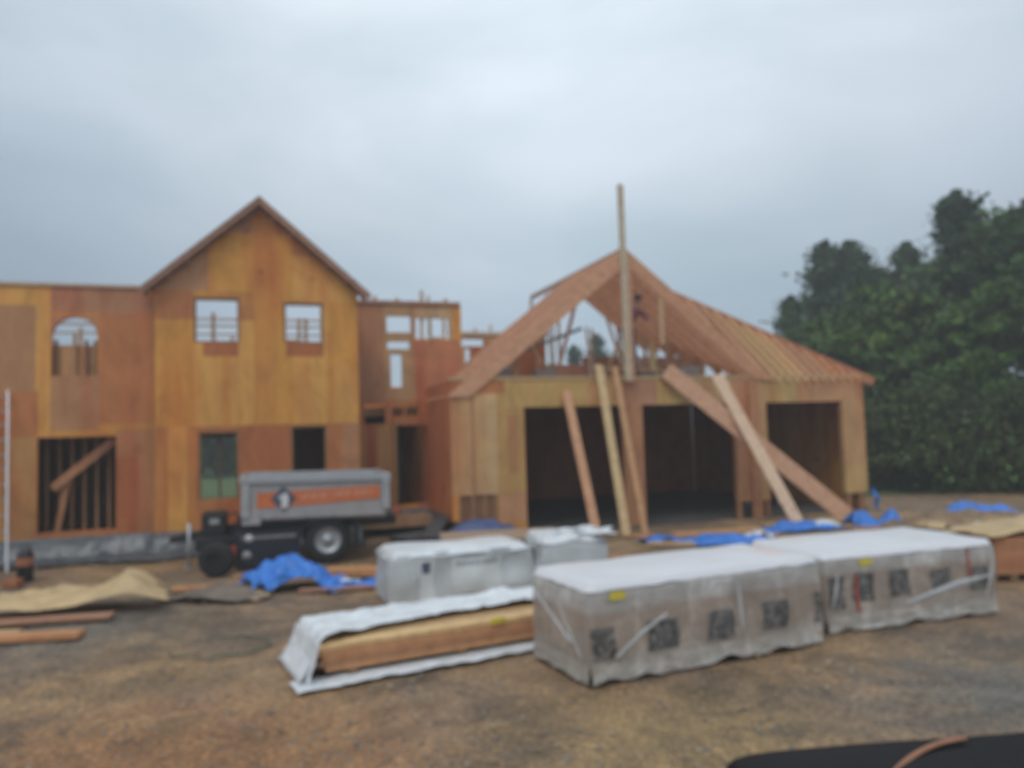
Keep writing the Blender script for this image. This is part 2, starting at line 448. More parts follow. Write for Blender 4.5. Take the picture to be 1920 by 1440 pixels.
for h_, dark in zip(GW, (1, 1, 0, 0)):
    f = MB(); x0, z0, x1, z1 = h_; c = (.28, .15, .07)
    for q in ((x0, x0+.05, z0, z1), (x1-.05, x1, z0, z1), (x0+.05, x1-.05, z0, z0+.04), (x0+.05, x1-.05, z1-.05, z1)):
        f.box(q[0], q[1], 1.02, 1.16, q[2], q[3], c)
    f.build('window_frame', 'lum', house)
m_ = MB(); m_.box(gx(401), gx(401)+.05, 1.22, 1.34, GW[0][1]-.2, GW[0][3]+.1, (.12, .07, .04)); m_.build('mullion', 'lum', house)
def rake(sx, root, v, apex_u, apex_z, k, length, depth, th, c, name, cut=None):
    mb = MB(); z = lambda u: apex_z-k*abs(u-apex_u)
    e_ = apex_u+sx*length
    poly = [(apex_u, apex_z), (e_, z(e_)), (e_, z(e_)-depth), (apex_u, apex_z-depth)]
    if cut is not None and z(e_)-depth < cut:
        uc = apex_u+sx*(apex_z-depth-cut)/k
        poly = [(apex_u, apex_z), (e_, z(e_)), (e_, min(cut, z(e_)-.02)), (uc, cut), (apex_u, apex_z-depth)]
    mb.prism(poly, lambda a, b, t: (a, t, b), v, v+th, c); return mb.build(name, 'lum', root)
for sx in (-1, 1):
    rake(sx, house, .70, -5.63, 7.57, .877, 2.36, .12, .045, jit((.46, .25, .17), .05), 'rake_board')
    rake(sx, house, .95, -5.63, 7.55, .877, 2.3, .15, .045, (.30, .15, .09), 'rafter')
    for k in range(6):
        b = MB(); u = -5.63+sx*(.3+k*.38); z = 7.5-.877*abs(u+5.63); b.box(u-.02, u+.02, .746, .949, z-.16, z-.05, (.30, .16, .1)); b.build('lookout', 'lum', house)
    e = MB(); z = lambda u: 7.6-.877*abs(u+5.63)
    e.prism([(-5.63, 7.605), (-5.63+sx*2.38, z(-5.63+sx*2.38)), (-5.63+sx*2.38, z(-5.63+sx*2.38)-.025), (-5.63, 7.58)], lambda a, b, t: (a, t, b), .66, 1.12, (.55, .42, .34))
    e.build('roof_edge', 'lum', house)

# --- left wing (v 1.25)
wx = lambda x: -10.55+x*.00965
wz = lambda y: 2.51+(820-y)*.01165-.0*y
ac, ar = (wx(133), 4.55), .42
lw = MB()
lh = [(wx(65), .58, wx(213), 2.49), (ac[0]-ar, 3.75, ac[0]+ar, 4.97)]
lp = rects([(-400, 500, 88, 830, YEL2), (-400, 590, 60, 740, (.44, .21, .09)), (88, 500, 290, 600, (.45, .20, .10)), (180, 600, 290, 800, RED), (88, 710, 180, 810, (.45, .21, .09)), (-400, 790, 65, 1010, (.50, .25, .08)),
            (-400, 740, 65, 820, RED), (65, 820, 213, 1010, RED), (213, 810, 290, 1010, (.46, .19, .07)), (213, 860, 255, 1010, RED2)], wx, wz)
wall(lw, [(-14.5, .38), (-7.745, .38), (-7.745, 5.60), (-14.5, 5.60)], lh, front(1.25), .15, lp, seed=9, a0=-14.5, z0=.38)
# arch spandrels above the rectangular notch
for sx in (-1, 1):
    arc = [(ac[0]+sx*ar*math.cos(t*math.pi/24), ac[1]+ar*math.sin(t*math.pi/24)) for t in range(13)]
    for k in range(12):
        p, q = arc[k], arc[k+1]
        pl = [p, (p[0] if False else ac[0]+sx*ar, p[1]), (ac[0]+sx*ar, q[1]), q] if True else None
        pl = [p, (ac[0]+sx*(ar-.001), p[1]), (ac[0]+sx*(ar-.001), q[1]), q]
        lw.face([(a, 1.25, z) for a, z in pl], (.45, .20, .10)); lw.face([(a, 1.40, z) for a, z in reversed(pl)], (.3, .17, .08))
        lw.face([(p[0], 1.25, p[1]), (q[0], 1.25, q[1]), (q[0], 1.40, q[1]), (p[0], 1.40, p[1])], (.4, .2, .1))
lw.build('wing_wall', 'ply', house)
tp = MB(); tp.box(-14.5, -7.75, 1.2, 1.41, 5.602, 5.66, (.55, .42, .33)); tp.build('top_plate', 'lum', house)
# partition framing seen in the lower half of the arched opening
pb = MB(); pb.box(ac[0]-ar-.1, ac[0]+ar+.1, 1.42, 1.44, 3.3, 4.40, (.52, .26, .11)); pb.build('partition_panel', 'ply', house)
for du, cc in ((-.36, DRK), (-.02, (.4, .22, .1)), (.2, DRK), (.36, (.3, .17, .08))):
    b = MB(); b.box(ac[0]+du-.03, ac[0]+du+.03, 1.33, 1.415, 3.3, 4.50+(.12 if du == -.02 else 0), cc); b.build('stud', 'lum', house)
# big lower opening: inner stud wall and a diagonal brace
for k in range(9):
    b = MB(); u = wx(65)-.25+k*.235; b.box(u, u+.04, 2.0, 2.1, .4, 2.9, (.48, .25, .12)); b.build('stud', 'lum', house)
b = MB(); b.beam((wx(85)-.0, 1.6, 1.45), (wx(205), 1.6, 2.42), .05, .17, (.50, .22, .10), side=(0, 1, 0)); b.build('brace', 'lum', house)
b = MB(); b.beam((wx(112), 1.7, 1.6), (wx(92), 1.7, .5), .05, .11, (.50, .22, .10), side=(0, 1, 0)); b.build('brace', 'lum', house)
# --- entry wall (v 2.5)
ex = lambda x: -3.42+(x-672)*.01383
ez = lambda y: 2.58+(797-y)*.01305
en = MB()
eh = [(ex(740), .62, ex(803), ez(797)), (ex(688), ez(794), ex(725), ez(757)), (ex(736), ez(779), ex(758), ez(757)), (ex(762), ez(779), ex(785), ez(757)),
      (ex(730), ez(619), ex(775), ez(587)), (ex(731), ez(651), ex(772), ez(636)), (ex(736), ez(728), ex(757), ez(661)), (ex(783), ez(631), ex(793), ez(590)), (ex(797), ez(631), ex(808), ez(590)), (ex(813), ez(627), ex(835), ez(590)), (ex(839), ez(631), ex(846), ez(590))]
ep = rects([(660, 560, 730, 750, (.42, .19, .09)), (725, 560, 780, 750, (.48, .27, .12)), (780, 570, 852, 632, (.55, .36, .2)), (780, 632, 870, 1010, (.52, .19, .085)), (660, 750, 800, 800, RED), (672, 797, 738, 1010, (.46, .24, .08)), (690, 797, 710, 1010, RED2)], ex, ez)
wall(en, [(-3.519, .38), (-.70, .38), (-.70, 5.62), (-3.519, 5.62)], eh, front(2.5), .12, ep, seed=12, a0=-3.6, z0=.38)
en.build('entry_wall', 'ply', house)
b = MB(); b.box(-3.5, -.72, 2.44, 2.66, 5.622, 5.70, (.42, .25, .18)); b.build('top_plate', 'lum', house)
b = MB(); b.beam((ex(797), 2.6, 5.2), (ex(797), 2.6, 6.0), .09, .05, (.5, .4, .3)); b.build('stud', 'lum', house)
b = MB(); b.box(ex(738)-.0, ex(738)+.04, 2.3, 2.49, .4, 2.75, (.45, .27, .12)); b.build('door_trim', 'lum', house)
for (u_, z0_, z1_) in ((-2.9, 5.7, 5.82), (-2.35, 5.7, 5.78), (-1.55, 5.7, 5.86), (-1.1, 5.7, 5.8)):
    b = MB(); b.beam((u_, 2.55, z0_+.002), (u_+.03, 2.55, z1_), .05, .09, (.52, .36, .24)); b.build('stud', 'lum', house)
for (u_, z1_) in ((-.4, 5.32), (.1, 5.25), (.55, 5.36), (1.0, 5.24)):
    b = MB(); b.beam((u_, 4.05, 5.152), (u_+.04, 4.05, z1_), .05, .09, (.62, .46, .32)); b.build('stud', 'lum', house)
# side wall between gable block and entry, house ends, rear wall, floors
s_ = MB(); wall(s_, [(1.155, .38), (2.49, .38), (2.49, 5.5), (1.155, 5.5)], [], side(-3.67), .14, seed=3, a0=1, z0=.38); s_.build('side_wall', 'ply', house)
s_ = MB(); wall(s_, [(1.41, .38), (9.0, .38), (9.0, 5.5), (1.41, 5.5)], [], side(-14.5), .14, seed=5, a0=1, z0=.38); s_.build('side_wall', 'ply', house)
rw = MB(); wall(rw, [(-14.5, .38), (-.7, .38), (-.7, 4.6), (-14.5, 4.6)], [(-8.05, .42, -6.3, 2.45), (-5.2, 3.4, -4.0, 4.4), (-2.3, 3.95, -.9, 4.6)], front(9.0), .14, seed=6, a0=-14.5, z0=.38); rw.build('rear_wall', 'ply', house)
dk = MB(); dk.box(-14.3, -3.7, 1.42, 8.98, 2.86, 3.08, (.35, .2, .1)); dk.build('floor_deck', 'ply', house)
dk = MB(); dk.box(-3.66, -.9, 3.6, 8.98, 2.86, 3.08, (.35, .2, .1)); dk.build('floor_deck', 'ply', house)
dk = MB(); dk.box(-14.3, -.9, 1.42, 8.98, .2, .40, (.35, .2, .1)); dk.build('floor_deck', 'ply', house)
# dark rooms: inner partitions on the ground floor
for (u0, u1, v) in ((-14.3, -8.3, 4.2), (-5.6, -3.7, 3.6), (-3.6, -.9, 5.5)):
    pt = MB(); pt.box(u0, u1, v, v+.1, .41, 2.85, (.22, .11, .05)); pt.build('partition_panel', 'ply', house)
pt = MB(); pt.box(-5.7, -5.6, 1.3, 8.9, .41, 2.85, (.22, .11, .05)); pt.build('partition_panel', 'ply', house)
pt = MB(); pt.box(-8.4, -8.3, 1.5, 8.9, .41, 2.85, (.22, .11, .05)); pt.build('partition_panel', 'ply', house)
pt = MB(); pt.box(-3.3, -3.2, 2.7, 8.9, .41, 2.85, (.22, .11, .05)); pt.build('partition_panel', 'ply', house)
# upper storey framing seen as thin lines through the window holes
for k, v in enumerate((4.4, 5.6, 7.4)):
    j = MB(); j.box(-14.4, -3.7, v, v+.04, 5.42, 5.47, jit((.5, .33, .2))); j.build('joist', 'lum', house)
for (u, v, z1) in ((-6.72, 4.0, 5.55), (-4.62, 4.4, 5.5), (-4.45, 4.4, 5.5), (-6.35, 7.5, 5.4), (-10.05, 6, 5.4), (-9.3, 7.2, 5.4), (-5.0, 6, 5.0), (-8.9, 6.6, 5.4)):
    j = MB(); j.box(u-.045, u+.045, v-.05, v+.05, 3.08, z1, jit((.5, .34, .2))); j.build('stud', 'lum', house)
j = MB(); j.box(-5.25, -4.55, 4.9, 4.92, 3.08, 5.0, YEL2); j.build('partition_panel', 'ply', house)
fd = MB()
fd.box(-14.45, -7.76, 1.32, 1.5, -.3, .375, (.3,)*3); fd.box(-7.7, -3.56, 1.07, 1.3, -.3, .375, (.3,)*3); fd.box(-3.50, -1.72, 2.56, 2.8, -.3, .375, (.3,)*3); fd.box(-14.4, -.9, 8.8, 8.98, -.3, .375)
fd.build('foundation', 'concrete', house)
# low wing behind the garage's left rake
bw = MB()
wall(bw, [(-.45, 3.3), (2.2, 3.3), (2.2, 5.05), (-.45, 5.05)], [(-.3, 4.75, .35, 4.95), (-.2, 4.25, -.05, 4.68)], front(4.0), .1, [(-.45, 4.9, 2.2, 5.1, TAN), (-.45, 3.3, -.2, 5.1, TAN)], seed=2, a0=-.45, z0=3.3, base=(RED, RED2))
bw.build('rear_wing_wall', 'ply', house)
b = MB(); b.box(-.6, 2.3, 3.95, 4.15, 5.052, 5.15, (.62, .5, .38)); b.build('top_plate', 'lum', house)

# --- garage
qx = lambda x: .06+(x-982)*.0137      # only near the left door; others given directly
D = [(.06, -.05, 2.55, 2.88), (3.08, -.05, 5.68, 2.88), (6.62, -.05, 9.0, 2.88)]
gw = MB()
gpaint = [(-1.66, .95, -.6, 3.25, (.56, .33, .15)), (-1.2, .95, -1.12, 3.2, (.40, .21, .1)), (-.85, .95, -.6, 3.2, (.62, .40, .20)), (-.6, .3, .06, 3.25, (.52, .30, .10)), (-.35, 1.4, -.1, 2.7, (.46, .22, .09)), (-.6, .3, .06, .95, (.55, .27, .13)),
          (-1.66, 3.2, -.4, 3.5, RED), (-.4, 2.88, 1.6, 3.5, (.55, .35, .12)), (1.6, 2.88, 2.5, 3.5, TAN), (2.5, 2.88, 3.5, 3.5, (.48, .24, .13)), (3.5, 2.88, 4.3, 3.5, (.56, .40, .15)), (4.3, 2.88, 5.6, 3.5, (.52, .34, .17)),
          (5.6, .4, 6.05, 3.5, (.5, .24, .12)), (6.05, .4, 6.62, 3.5, (.52, .30, .13)), (6.62, 2.88, 7.6, 3.5, (.54, .36, .14)), (7.6, 2.88, 9.7, 3.5, (.52, .27, .13)), (9.0, .45, 9.7, 1.2, (.54, .33, .13)), (9.0, 1.2, 9.7, 2.9, (.52, .29, .13)), (2.55, .0, 3.08, 2.88, (.47, .21, .10))]
wall(gw, [(-1.66, .02), (9.72, .02), (9.72, 3.5), (-1.66, 3.5)], D+[(-1.5, .4, -.62, .95), (-1.66, .0, -.62, .4), (5.68, .0, 6.62, .42), (9.0, .0, 9.72, .45)], front(0), .15, gpaint, seed=8, a0=-1.66, z0=.02)
gw.build('front_wall', 'ply', garage)
rb = MB(); rb.box(-1.6, -.62, .05, .14, .3, .97, (.25, .12, .06)); rb.build('lower_panel', 'ply', garage)
for u in (-1.5, -1.2, -.92, -.68):
    b = MB(); b.box(u-.03, u+.03, -.01, .045, .3, .95, (.38, .2, .1)); b.build('stud', 'lum', garage)
for u in (5.72, 6.2, 6.55, 9.1, 9.5):
    b = MB(); b.box(u-.05, u+.05, .01, .13, 0, .44, (.40, .18, .09)); b.build('stud', 'lum', garage)
b = MB(); b.box(6.05, 6.32, -.10, -.004, .0, 3.45, (.47, .21, .10)); b.build('post', 'lum', garage)
b = MB(); b.box(-1.68, 9.74, -.02, .17, 3.502, 3.58, (.5, .34, .17)); b.build('top_plate', 'lum', garage)
s_ = MB(); wall(s_, [(.155, .38), (8.3, .38), (8.3, 3.5), (.155, 3.5)], [], side(-1.66), .14, [(0, .3, 3, 3.5, (.50, .17, .07))], seed=13, a0=0, z0=.38); s_.build('side_wall', 'ply', garage)
s_ = MB(); wall(s_, [(.155, .02), (8.3, .02), (8.3, 3.5), (.155, 3.5)], [], side(9.58), .14, seed=14, a0=0, z0=.02); s_.build('side_wall', 'ply', garage)
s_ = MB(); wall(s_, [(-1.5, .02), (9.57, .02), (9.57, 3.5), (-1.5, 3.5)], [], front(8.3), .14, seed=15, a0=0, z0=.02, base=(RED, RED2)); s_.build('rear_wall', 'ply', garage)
s_ = MB(); s_.box(-1.5, 9.57, .17, 8.28, 3.40, 3.47, (.3, .17, .09)); s_.build('ceiling_deck', 'ply', garage)
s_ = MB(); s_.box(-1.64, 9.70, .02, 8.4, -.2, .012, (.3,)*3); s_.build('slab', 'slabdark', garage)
s_ = MB(); s_.box(-1.62, -.6, .03, .13, .0, .298, (.3,)*3); s_.build('foundation', 'concrete', garage)
# front gable rafters
SL = .79; AP = (2.74, 6.70)
for k in range(9):
    v = -.06+k*.4
    c1 = jit((.66, .34, .20), .07); c2 = jit((.62, .31, .17), .07)
    rake(-1, garage, v, AP[0], AP[1], SL, 4.45, .44, .045, c1, 'rafter', 3.14)
    # right-hand rafters stop at the valley
    ln = max(4.1-max(0, v)*.62, .5)
    rake(1, garage, v+.005, AP[0], AP[1], SL, ln, .42, .045, c2, 'rafter', 3.5)
b = MB(); b.box(2.715, 2.765, -.0, 6.55, 6.56, 6.715, (.42, .26, .19)); b.build('ridge_board', 'lum', garage)
b = MB(); b.box(2.70, 2.78, 6.50, 6.58, 3.47, 6.56, (.48, .38, .32)); b.build('post', 'lum', garage)
# main roof: hip line u = 9.7 - v, z = 3.45 + .80 (v+.1)
mz = lambda v: 3.47+.80*(v+.1)
def frafter(u, v0, v1, c):
    mb = MB(); poly = [(v0, mz(v0)), (v1, mz(v1)), (v1, mz(v1)-.46), (v0+.45, mz(v0+.45)-.46), (v0, 3.42)]
    mb.prism(poly, lambda a, b, t: (t, a, b), u-.03, u+.03, c); mb.build('rafter', 'lum', garage)
u = 9.52
while u > 5.0:
    vt = min(9.72-u, 3.95)
    vv = max(-.14, (6.78-u) if u < 6.78 else -.14)
    col = (.66, .345, .19) if not (6.9 < u < 8.0) else (.72, .45, .21)
    if u > 8.7: col = (.64, .27, .12)
    if vt > vv+.2: frafter(u, vv, vt, jit(col, .1))
    u -= .28
b = MB(); b.beam((9.92, -.2, mz(-.2)-.02), (5.75, 3.95, mz(3.95)-.1), .045, .22, (.48, .2, .1), side=(.7, .7, 0)); b.build('hip_rafter', 'lum', garage)
b = MB(); b.box(4.2, 5.75, 3.93, 3.98, mz(3.95)-.28, mz(3.95), (.45, .25, .15)); b.build('ridge_board', 'lum', garage)
for k in range(8):   # jack rafters of the hip end
    v = .35+k*.45; ut = 9.7-v
    mb = MB(); zz = lambda a: 3.47+.80*(9.6-a+.2); mb.prism([(9.85, zz(9.85)), (ut+.05, zz(ut+.05)), (ut+.05, zz(ut+.05)-.34), (9.85, zz(9.85)-.22)], lambda a, b_, t: (a, t, b_), v-.02, v+.02, jit((.5, .24, .13)))
    mb.build('rafter', 'lum', garage)
# post nailed up through the peak, hanging stud, braces in the attic
b = MB(); b.box(2.60, 2.735, -.16, -.07, 3.45, 8.22, (.56, .46, .33)); b.build('ridge_post', 'lum', garage)
b = MB(); b.box(2.738, 2.84, -.15, -.07, 3.45, 6.55, (.54, .30, .18)); b.build('ridge_post', 'lum', garage)
b = MB(); b.box(3.6, 3.70, -.12, -.065, 4.35, 5.5, (.56, .37, .2)); b.build('stud', 'lum', garage)
def GP(u, v, z): return (u, v, z)
brs = [((.55, 3, 4.28), (2.9, 3, 5.15), .06, .09, (.16, .17, .16), 'steel_brace'),
       ((1.82, 2.6, 3.6), (1.72, 2.6, 6.1), .05, .05, (.5, .42, .36), 'stud'), ((1.90, 2.6, 3.6), (1.86, 2.6, 6.1), .04, .05, (.5, .42, .36), 'stud'),
       ((2.35, 2.0, 5.8), (1.75, 2.0, 3.9), .05, .09, (.5, .26, .18), 'brace'),
       ((.65, 2.2, 3.5), (.65, 2.2, 4.9), .05, .05, (.55, .48, .38), 'stud'),
       ((.0, 1.2, 3.5), (.0, 1.2, 4.5), .05, .12, (.45, .25, .13), 'stud'), ((.25, 1.0, 3.5), (.25, 1.0, 4.4), .05, .12, (.46, .24, .12), 'stud'), ((-.25, 1.0, 3.5), (.3, 1.0, 4.2), .05, .1, (.58, .42, .24), 'brace'),
       ((3.55, 1.6, 4.9), (4.1, 1.6, 3.6), .05, .07, (.5, .4, .35), 'brace'), ((3.7, 2.4, 5.1), (3.9, 2.4, 3.6), .05, .07, (.55, .36, .2), 'stud'),
       ((4.2, 1.8, 4.8), (4.2, 1.8, 3.6), .05, .09, (.5, .33, .2), 'stud'), ((4.6, 1.4, 4.6), (4.7, 1.4, 3.6), .05, .09, (.5, .3, .18), 'stud'), ((5.0, 1.2, 4.3), (4.5, 1.2, 3.6), .05, .09, (.42, .22, .13), 'brace'), ((3.4, 3.4, 5.2), (3.4, 3.4, 3.5), .05, .07, (.5, .4, .3), 'stud'), ((1.1, 2.8, 5.0), (2.0, 2.8, 3.6), .05, .07, (.60, .44, .28), 'brace'), ((2.3, 3.2, 5.6), (2.3, 3.2, 3.5), .04, .07, (.62, .46, .3), 'stud'), ((3.2, 2.0, 5.3), (3.75, 2.0, 3.6), .04, .07, (.66, .5, .33), 'brace'), ((3.05, 3.0, 5.2), (3.15, 3.0, 3.5), .04, .06, (.66, .52, .4), 'stud'), ((3.9, 2.6, 4.9), (3.3, 2.6, 3.6), .04, .07, (.6, .42, .25), 'brace'), ((4.4, 2.2, 4.7), (5.2, 2.2, 3.6), .04, .08, (.62, .42, .25), 'brace'), ((4.9, 1.8, 4.5), (4.9, 1.8, 3.5), .04, .08, (.66, .46, .28), 'stud'), ((5.4, 1.4, 4.2), (5.4, 1.4, 3.5), .04, .08, (.62, .40, .22), 'stud'), ((1.2, 2.0, 4.3), (1.2, 2.0, 3.5), .05, .08, (.58, .34, .18), 'stud'), ((4.0, 1.1, 4.55), (4.05, 1.1, 3.6), .05, .16, (.58, .42, .2), 'stud')]
for p, q, w, h, c, nm in brs:
    b = MB(); b.beam(p, q, w, h, c, side=(0, 1, 0)); b.build(nm, 'lum', garage)
b = MB(); b.box(1.35, 2.4, 1.5, 1.54, 3.48, 4.0, (.40, .19, .12)); b.build('partition_panel', 'ply', garage)
b = MB(); b.box(3.3, 7.2, 3.9, 3.94, 3.48, 4.45, (.36, .2, .13)); b.build('partition_panel', 'ply', garage)
for (u0, u1, h) in ((-.5, -.1, .24), (.5, 1.0, .18), (3.2, 4.0, .16), (4.3, 4.9, .26)):
    b = MB(); b.box(u0, u1, .25, .6, 3.58, 3.58+h, (.2, .16, .15)); b.build('joist_block', 'lum', garage)

# ------------------------------------------------------------------ boards leaning on the garage
def plank(p, q, w, t, col, label, group=None, name='leaning_board', cat='board', side=None):
    mb = MB(); mb.beam(p, q, w, t, col, side=side); o = mb.build(name, 'lum', bevel=.006); tag(o, label, cat, group); return o
fs = (math.cos(ROT), math.sin(ROT), 0)
GB = 'boards leaning on the garage front'
plank((1.74, 16.75, .0), W(1.08, -.10, 3.22), .21, .045, (.60, .31, .17), 'reddish board leaning across the left garage bay, leftmost of the leaning boards', GB, side=fs)
plank((2.38, 16.86, .0), W(1.93, -.10, 3.84), .20, .045, (.62, .43, .22), 'pale yellow board leaning across the left garage bay in the middle of three', GB, side=fs)
plank((2.84, 17.18, .0), W(2.32, -.12, 3.80), .15, .045, (.55, .30, .14), 'orange brown board leaning against the pier between the left and middle bays', GB, side=fs)
plank((7.85, 18.45, .10), W(3.70, -.14, 3.70), .40, .09, (.66, .37, .23), 'wide reddish beam leaning at a slant with its foot in the blue tarp', GB, name='leaning_beam', cat='beam', side=(.8, .0, .6))
plank((6.42, 17.62, .0), W(4.92, -.42, 3.56), .28, .05, (.72, .50, .34), 'pale plank crossing in front of the wide slanted beam', GB, side=(.9, .1, .4))

# ------------------------------------------------------------------ ladders
def ladder(root, p0, p1, width_dir, w, n, mat='alu', rail=.035):
    p0 = Vector(p0); p1 = Vector(p1); wd = Vector(width_dir).normalized()*w/2
    for s in (-1, 1):
        mb = MB(); mb.beam(p0+wd*s, p1+wd*s, .03, .075, side=tuple(wd)); mb.build('rail', mat, root)
    for k in range(n):
        c = p0.lerp(p1, (k+.6)/n); mb = MB(); mb.tube([c-wd, c+wd], .014, 8); mb.build('rung', 'steel', root)
lb = W(-10.02, .15, 0)
lad = empty('extension_ladder', lb, ROT, 'tall aluminium ladder leaning on the plywood wall at the left edge', 'ladder')
ladder(lad, (-.34, 0, 0), (-.62, 1.02, 3.45), (1, 0, 0), .44, 12)
gl = W(8.0, 2.2, 0.012)
lad2 = empty('step_ladder', gl, ROT, 'grey step ladder standing inside the right garage bay', 'ladder')
for s, yy in ((-1, -.5), (1, .5)):
    ladder(lad2, (-.0+s*.35, 0, .0), (0, 0, 1.95), (0, 1, 0), .5, 6, 'steel')

# ------------------------------------------------------------------ cloth-like sheets
def sheet(name, mat, label, cat, cx, cy, w, d, rz, bumps, base=.02, amp=.05, freq=2.2, seed=0, edge=.14, nu=60, nv=46, group=None, thick=.004, hfun=None, parent=None):
    mb = MB(); c, s = math.cos(rz), math.sin(rz)
    def fn(a, b):
        x = (a-.5)*w; y = (b-.5)*d
        ex_ = noise.noise(Vector((a*3.1+seed, b*3.3, seed*1.7)))*edge*2; ey_ = noise.noise(Vector((a*3.7, b*2.9+seed, seed*.7+9)))*edge*2
        x += ex_; y += ey_
        z = base
        for (bx, by, r, h) in bumps:
            q = ((x-bx)**2+(y-by)**2)/(r*r); z += h*math.exp(-q*1.4)
        if hfun: z += hfun(x, y)
        f = abs(noise.noise(Vector((x*freq+seed, y*freq, seed))))*2; f2 = abs(noise.noise(Vector((x*freq*2.7, y*freq*2.7, seed+5))))
        rim = min(a, b, 1-a, 1-b)*8
        f3 = abs(noise.noise(Vector((x*freq*6.5, y*freq*6.5, seed+11))))
        z += (amp*f+amp*.6*f2+amp*.35*f3)*min(1, .25+rim)
        return (cx+x*c-y*s, cy+x*s+y*c, max(z, .012))
    mb.grid(fn, nu, nv)
    o = mb.build(name, mat, parent, solid=thick)
    if parent is None: tag(o, label, cat, group)
    return o
def drape(name, mat, label, cat, pts, ztop, out, seed, amp=.06, group=None):
    # plastic hanging off a wall base: pts = path along wall (world xy), drops to the ground and spreads outward
    mb = MB(); P = [Vector((*p, 0)) for p in pts]
    L = [0]
    for a, b in zip(P, P[1:]): L.append(L[-1]+(b-a).length)
    def at(t):
        t *= L[-1]
        for k in range(len(P)-1):
            if t <= L[k+1]+1e-6:
                return P[k].lerp(P[k+1], (t-L[k])/(L[k+1]-L[k])), (P[k+1]-P[k]).normalized()
    def fn(a, b):
        p, d = at(a); nrm = Vector((d.y, -d.x, 0)); s = a*L[-1]
        o = out*(.8+.5*noise.noise(Vector((s*.8, seed, 0))))
        if b < .5:
            k = b/.5; z = ztop*(1-k)**1.0+.05*k; off = o*.28*k**1.5
        else:
            k = (b-.5)/.5; z = .05*(1-k)+.02; off = o*(.28+.72*k)
        wv = noise.noise(Vector((s*2.6, b*2.2, seed)))+.5*noise.noise(Vector((s*6, b*4, seed+3)))
        q = p+nrm*(off+.02+abs(wv)*amp*(b*2 if b < .5 else 1))
        return (q.x, q.y, max(.012, z+abs(wv)*amp*1.1*(1 if b > .4 else .3)))
    mb.grid(fn, int(L[-1]*16), 22)
    o = mb.build(name, mat, solid=.004); tag(o, label, cat, group); return o
def w2(u, v): q = W(u, v, 0); return (q.x, q.y)
drape('plastic_sheet', 'plastic_grey', 'grey plastic sheet along the wall base behind the trailer and left ladder', 'plastic sheet', [w2(-13.5, 1.22), w2(-7.8, 1.22), w2(-7.72, .96), w2(-3.5, .96)], .47, 1.0, 2)
drape('plastic_sheet', 'plastic_grey', 'grey plastic sheet along the entry wall under the tall doorway', 'plastic sheet', [w2(-3.45, 2.45), w2(-1.75, 2.45), w2(-1.70, .2)], .50, 1.2, 6)
q = W(-1.15, -.55, 0)
sheet('tarp_mound', 'tarp_dull', 'dark mound covered by a dull blue tarp beside the garage corner', 'tarp mound', q.x, q.y, 1.9, 1.3, ROT, [(-.2, 0, .75, .42), (.5, 0, .5, .16)], seed=4, amp=.06)
q = W(-.25, -.35, 0)
sheet('blue_rag', 'tarp_dull', 'small blue grey rag at the foot of the left garage pier', 'rag', q.x, q.y, .6, .5, ROT, [(0, 0, .2, .12)], seed=8, amp=.04, nu=20, nv=16)

# crumpled blue tarp in front of trailer
sheet('blue_tarp', 'tarp_blue', 'bright blue tarp heaped up in front of the dump trailer wheel', 'tarp', -3.5, 12.15, 1.35, .95, R(6), [(-.05, .05, .42, .42), (-.5, -.1, .34, .20), (.36, 0, .26, .16)], seed=11, amp=.11, freq=3.4, nu=90, nv=64, edge=.2)
sheet('blue_tarp', 'tarp_blue', 'flat strip of blue tarp trailing right from the heap towards the white crates', 'tarp', -2.45, 12.15, 1.15, .42, R(10), [(.2, 0, .3, .05)], seed=14, amp=.05, nu=50, nv=24)
sheet('blue_tarp', 'tarp_blue', 'deep blue tarp spread flat in front of the middle garage bay', 'tarp', 4.2, 15.6, 1.8, 1.2, R(14), [(0, 0, .5, .1)], seed=21, amp=.07)
sheet('blue_tarp', 'tarp_blue', 'light rumpled blue tarp by the foot of the pale leaning plank', 'tarp', 6.2, 17.0, 2.0, .8, R(16), [(0, 0, .5, .08)], seed=23, amp=.08)
sheet('blue_tarp', 'tarp_blue', 'blue tarp bunched around the foot of the wide slanted beam', 'tarp', 8.0, 17.4, 1.15, .8, R(10), [(-.3, 0, .3, .30), (.42, 0, .2, .28)], seed=25, amp=.08, freq=3)
sheet('blue_tarp', 'tarp_blue', 'small blue tarp scrap beside the pier under the orange leaning board', 'tarp', 2.9, 15.9, .8, .5, R(10), [(0, 0, .3, .06)], seed=27, amp=.06, nu=30, nv=20)
sheet('blue_tarp', 'tarp_blue', 'blue tarp scrap peeking behind the front wrapped pallet', 'tarp', 1.75, 12.6, .7, .4, R(5), [(0, 0, .3, .05)], seed=28, amp=.05, nu=30, nv=20)
sheet('blue_tarp', 'tarp_blue', 'faded blue and white tarp on the far dirt pile near the trees', 'tarp', 10.9, 18.6, 2.1, 1.0, R(0), [(-.1, 0, .5, .28), (.6, 0, .4, .12)], seed=31, amp=.1)
q = W(9.8, -.2, 0)
b = MB()
b.grid(lambda a, t: tuple(W(9.72+.1*math.sin(a*6)+.10*t, -.12-.16*a+.05*math.sin(t*9), .05+.50*(1-t)+.04*math.sin(a*9))), 14, 14)
tag(b.build('blue_wrap', 'tarp_blue', solid=.004), 'blue wrap hanging at the bottom corner of the right garage pier', 'wrap')
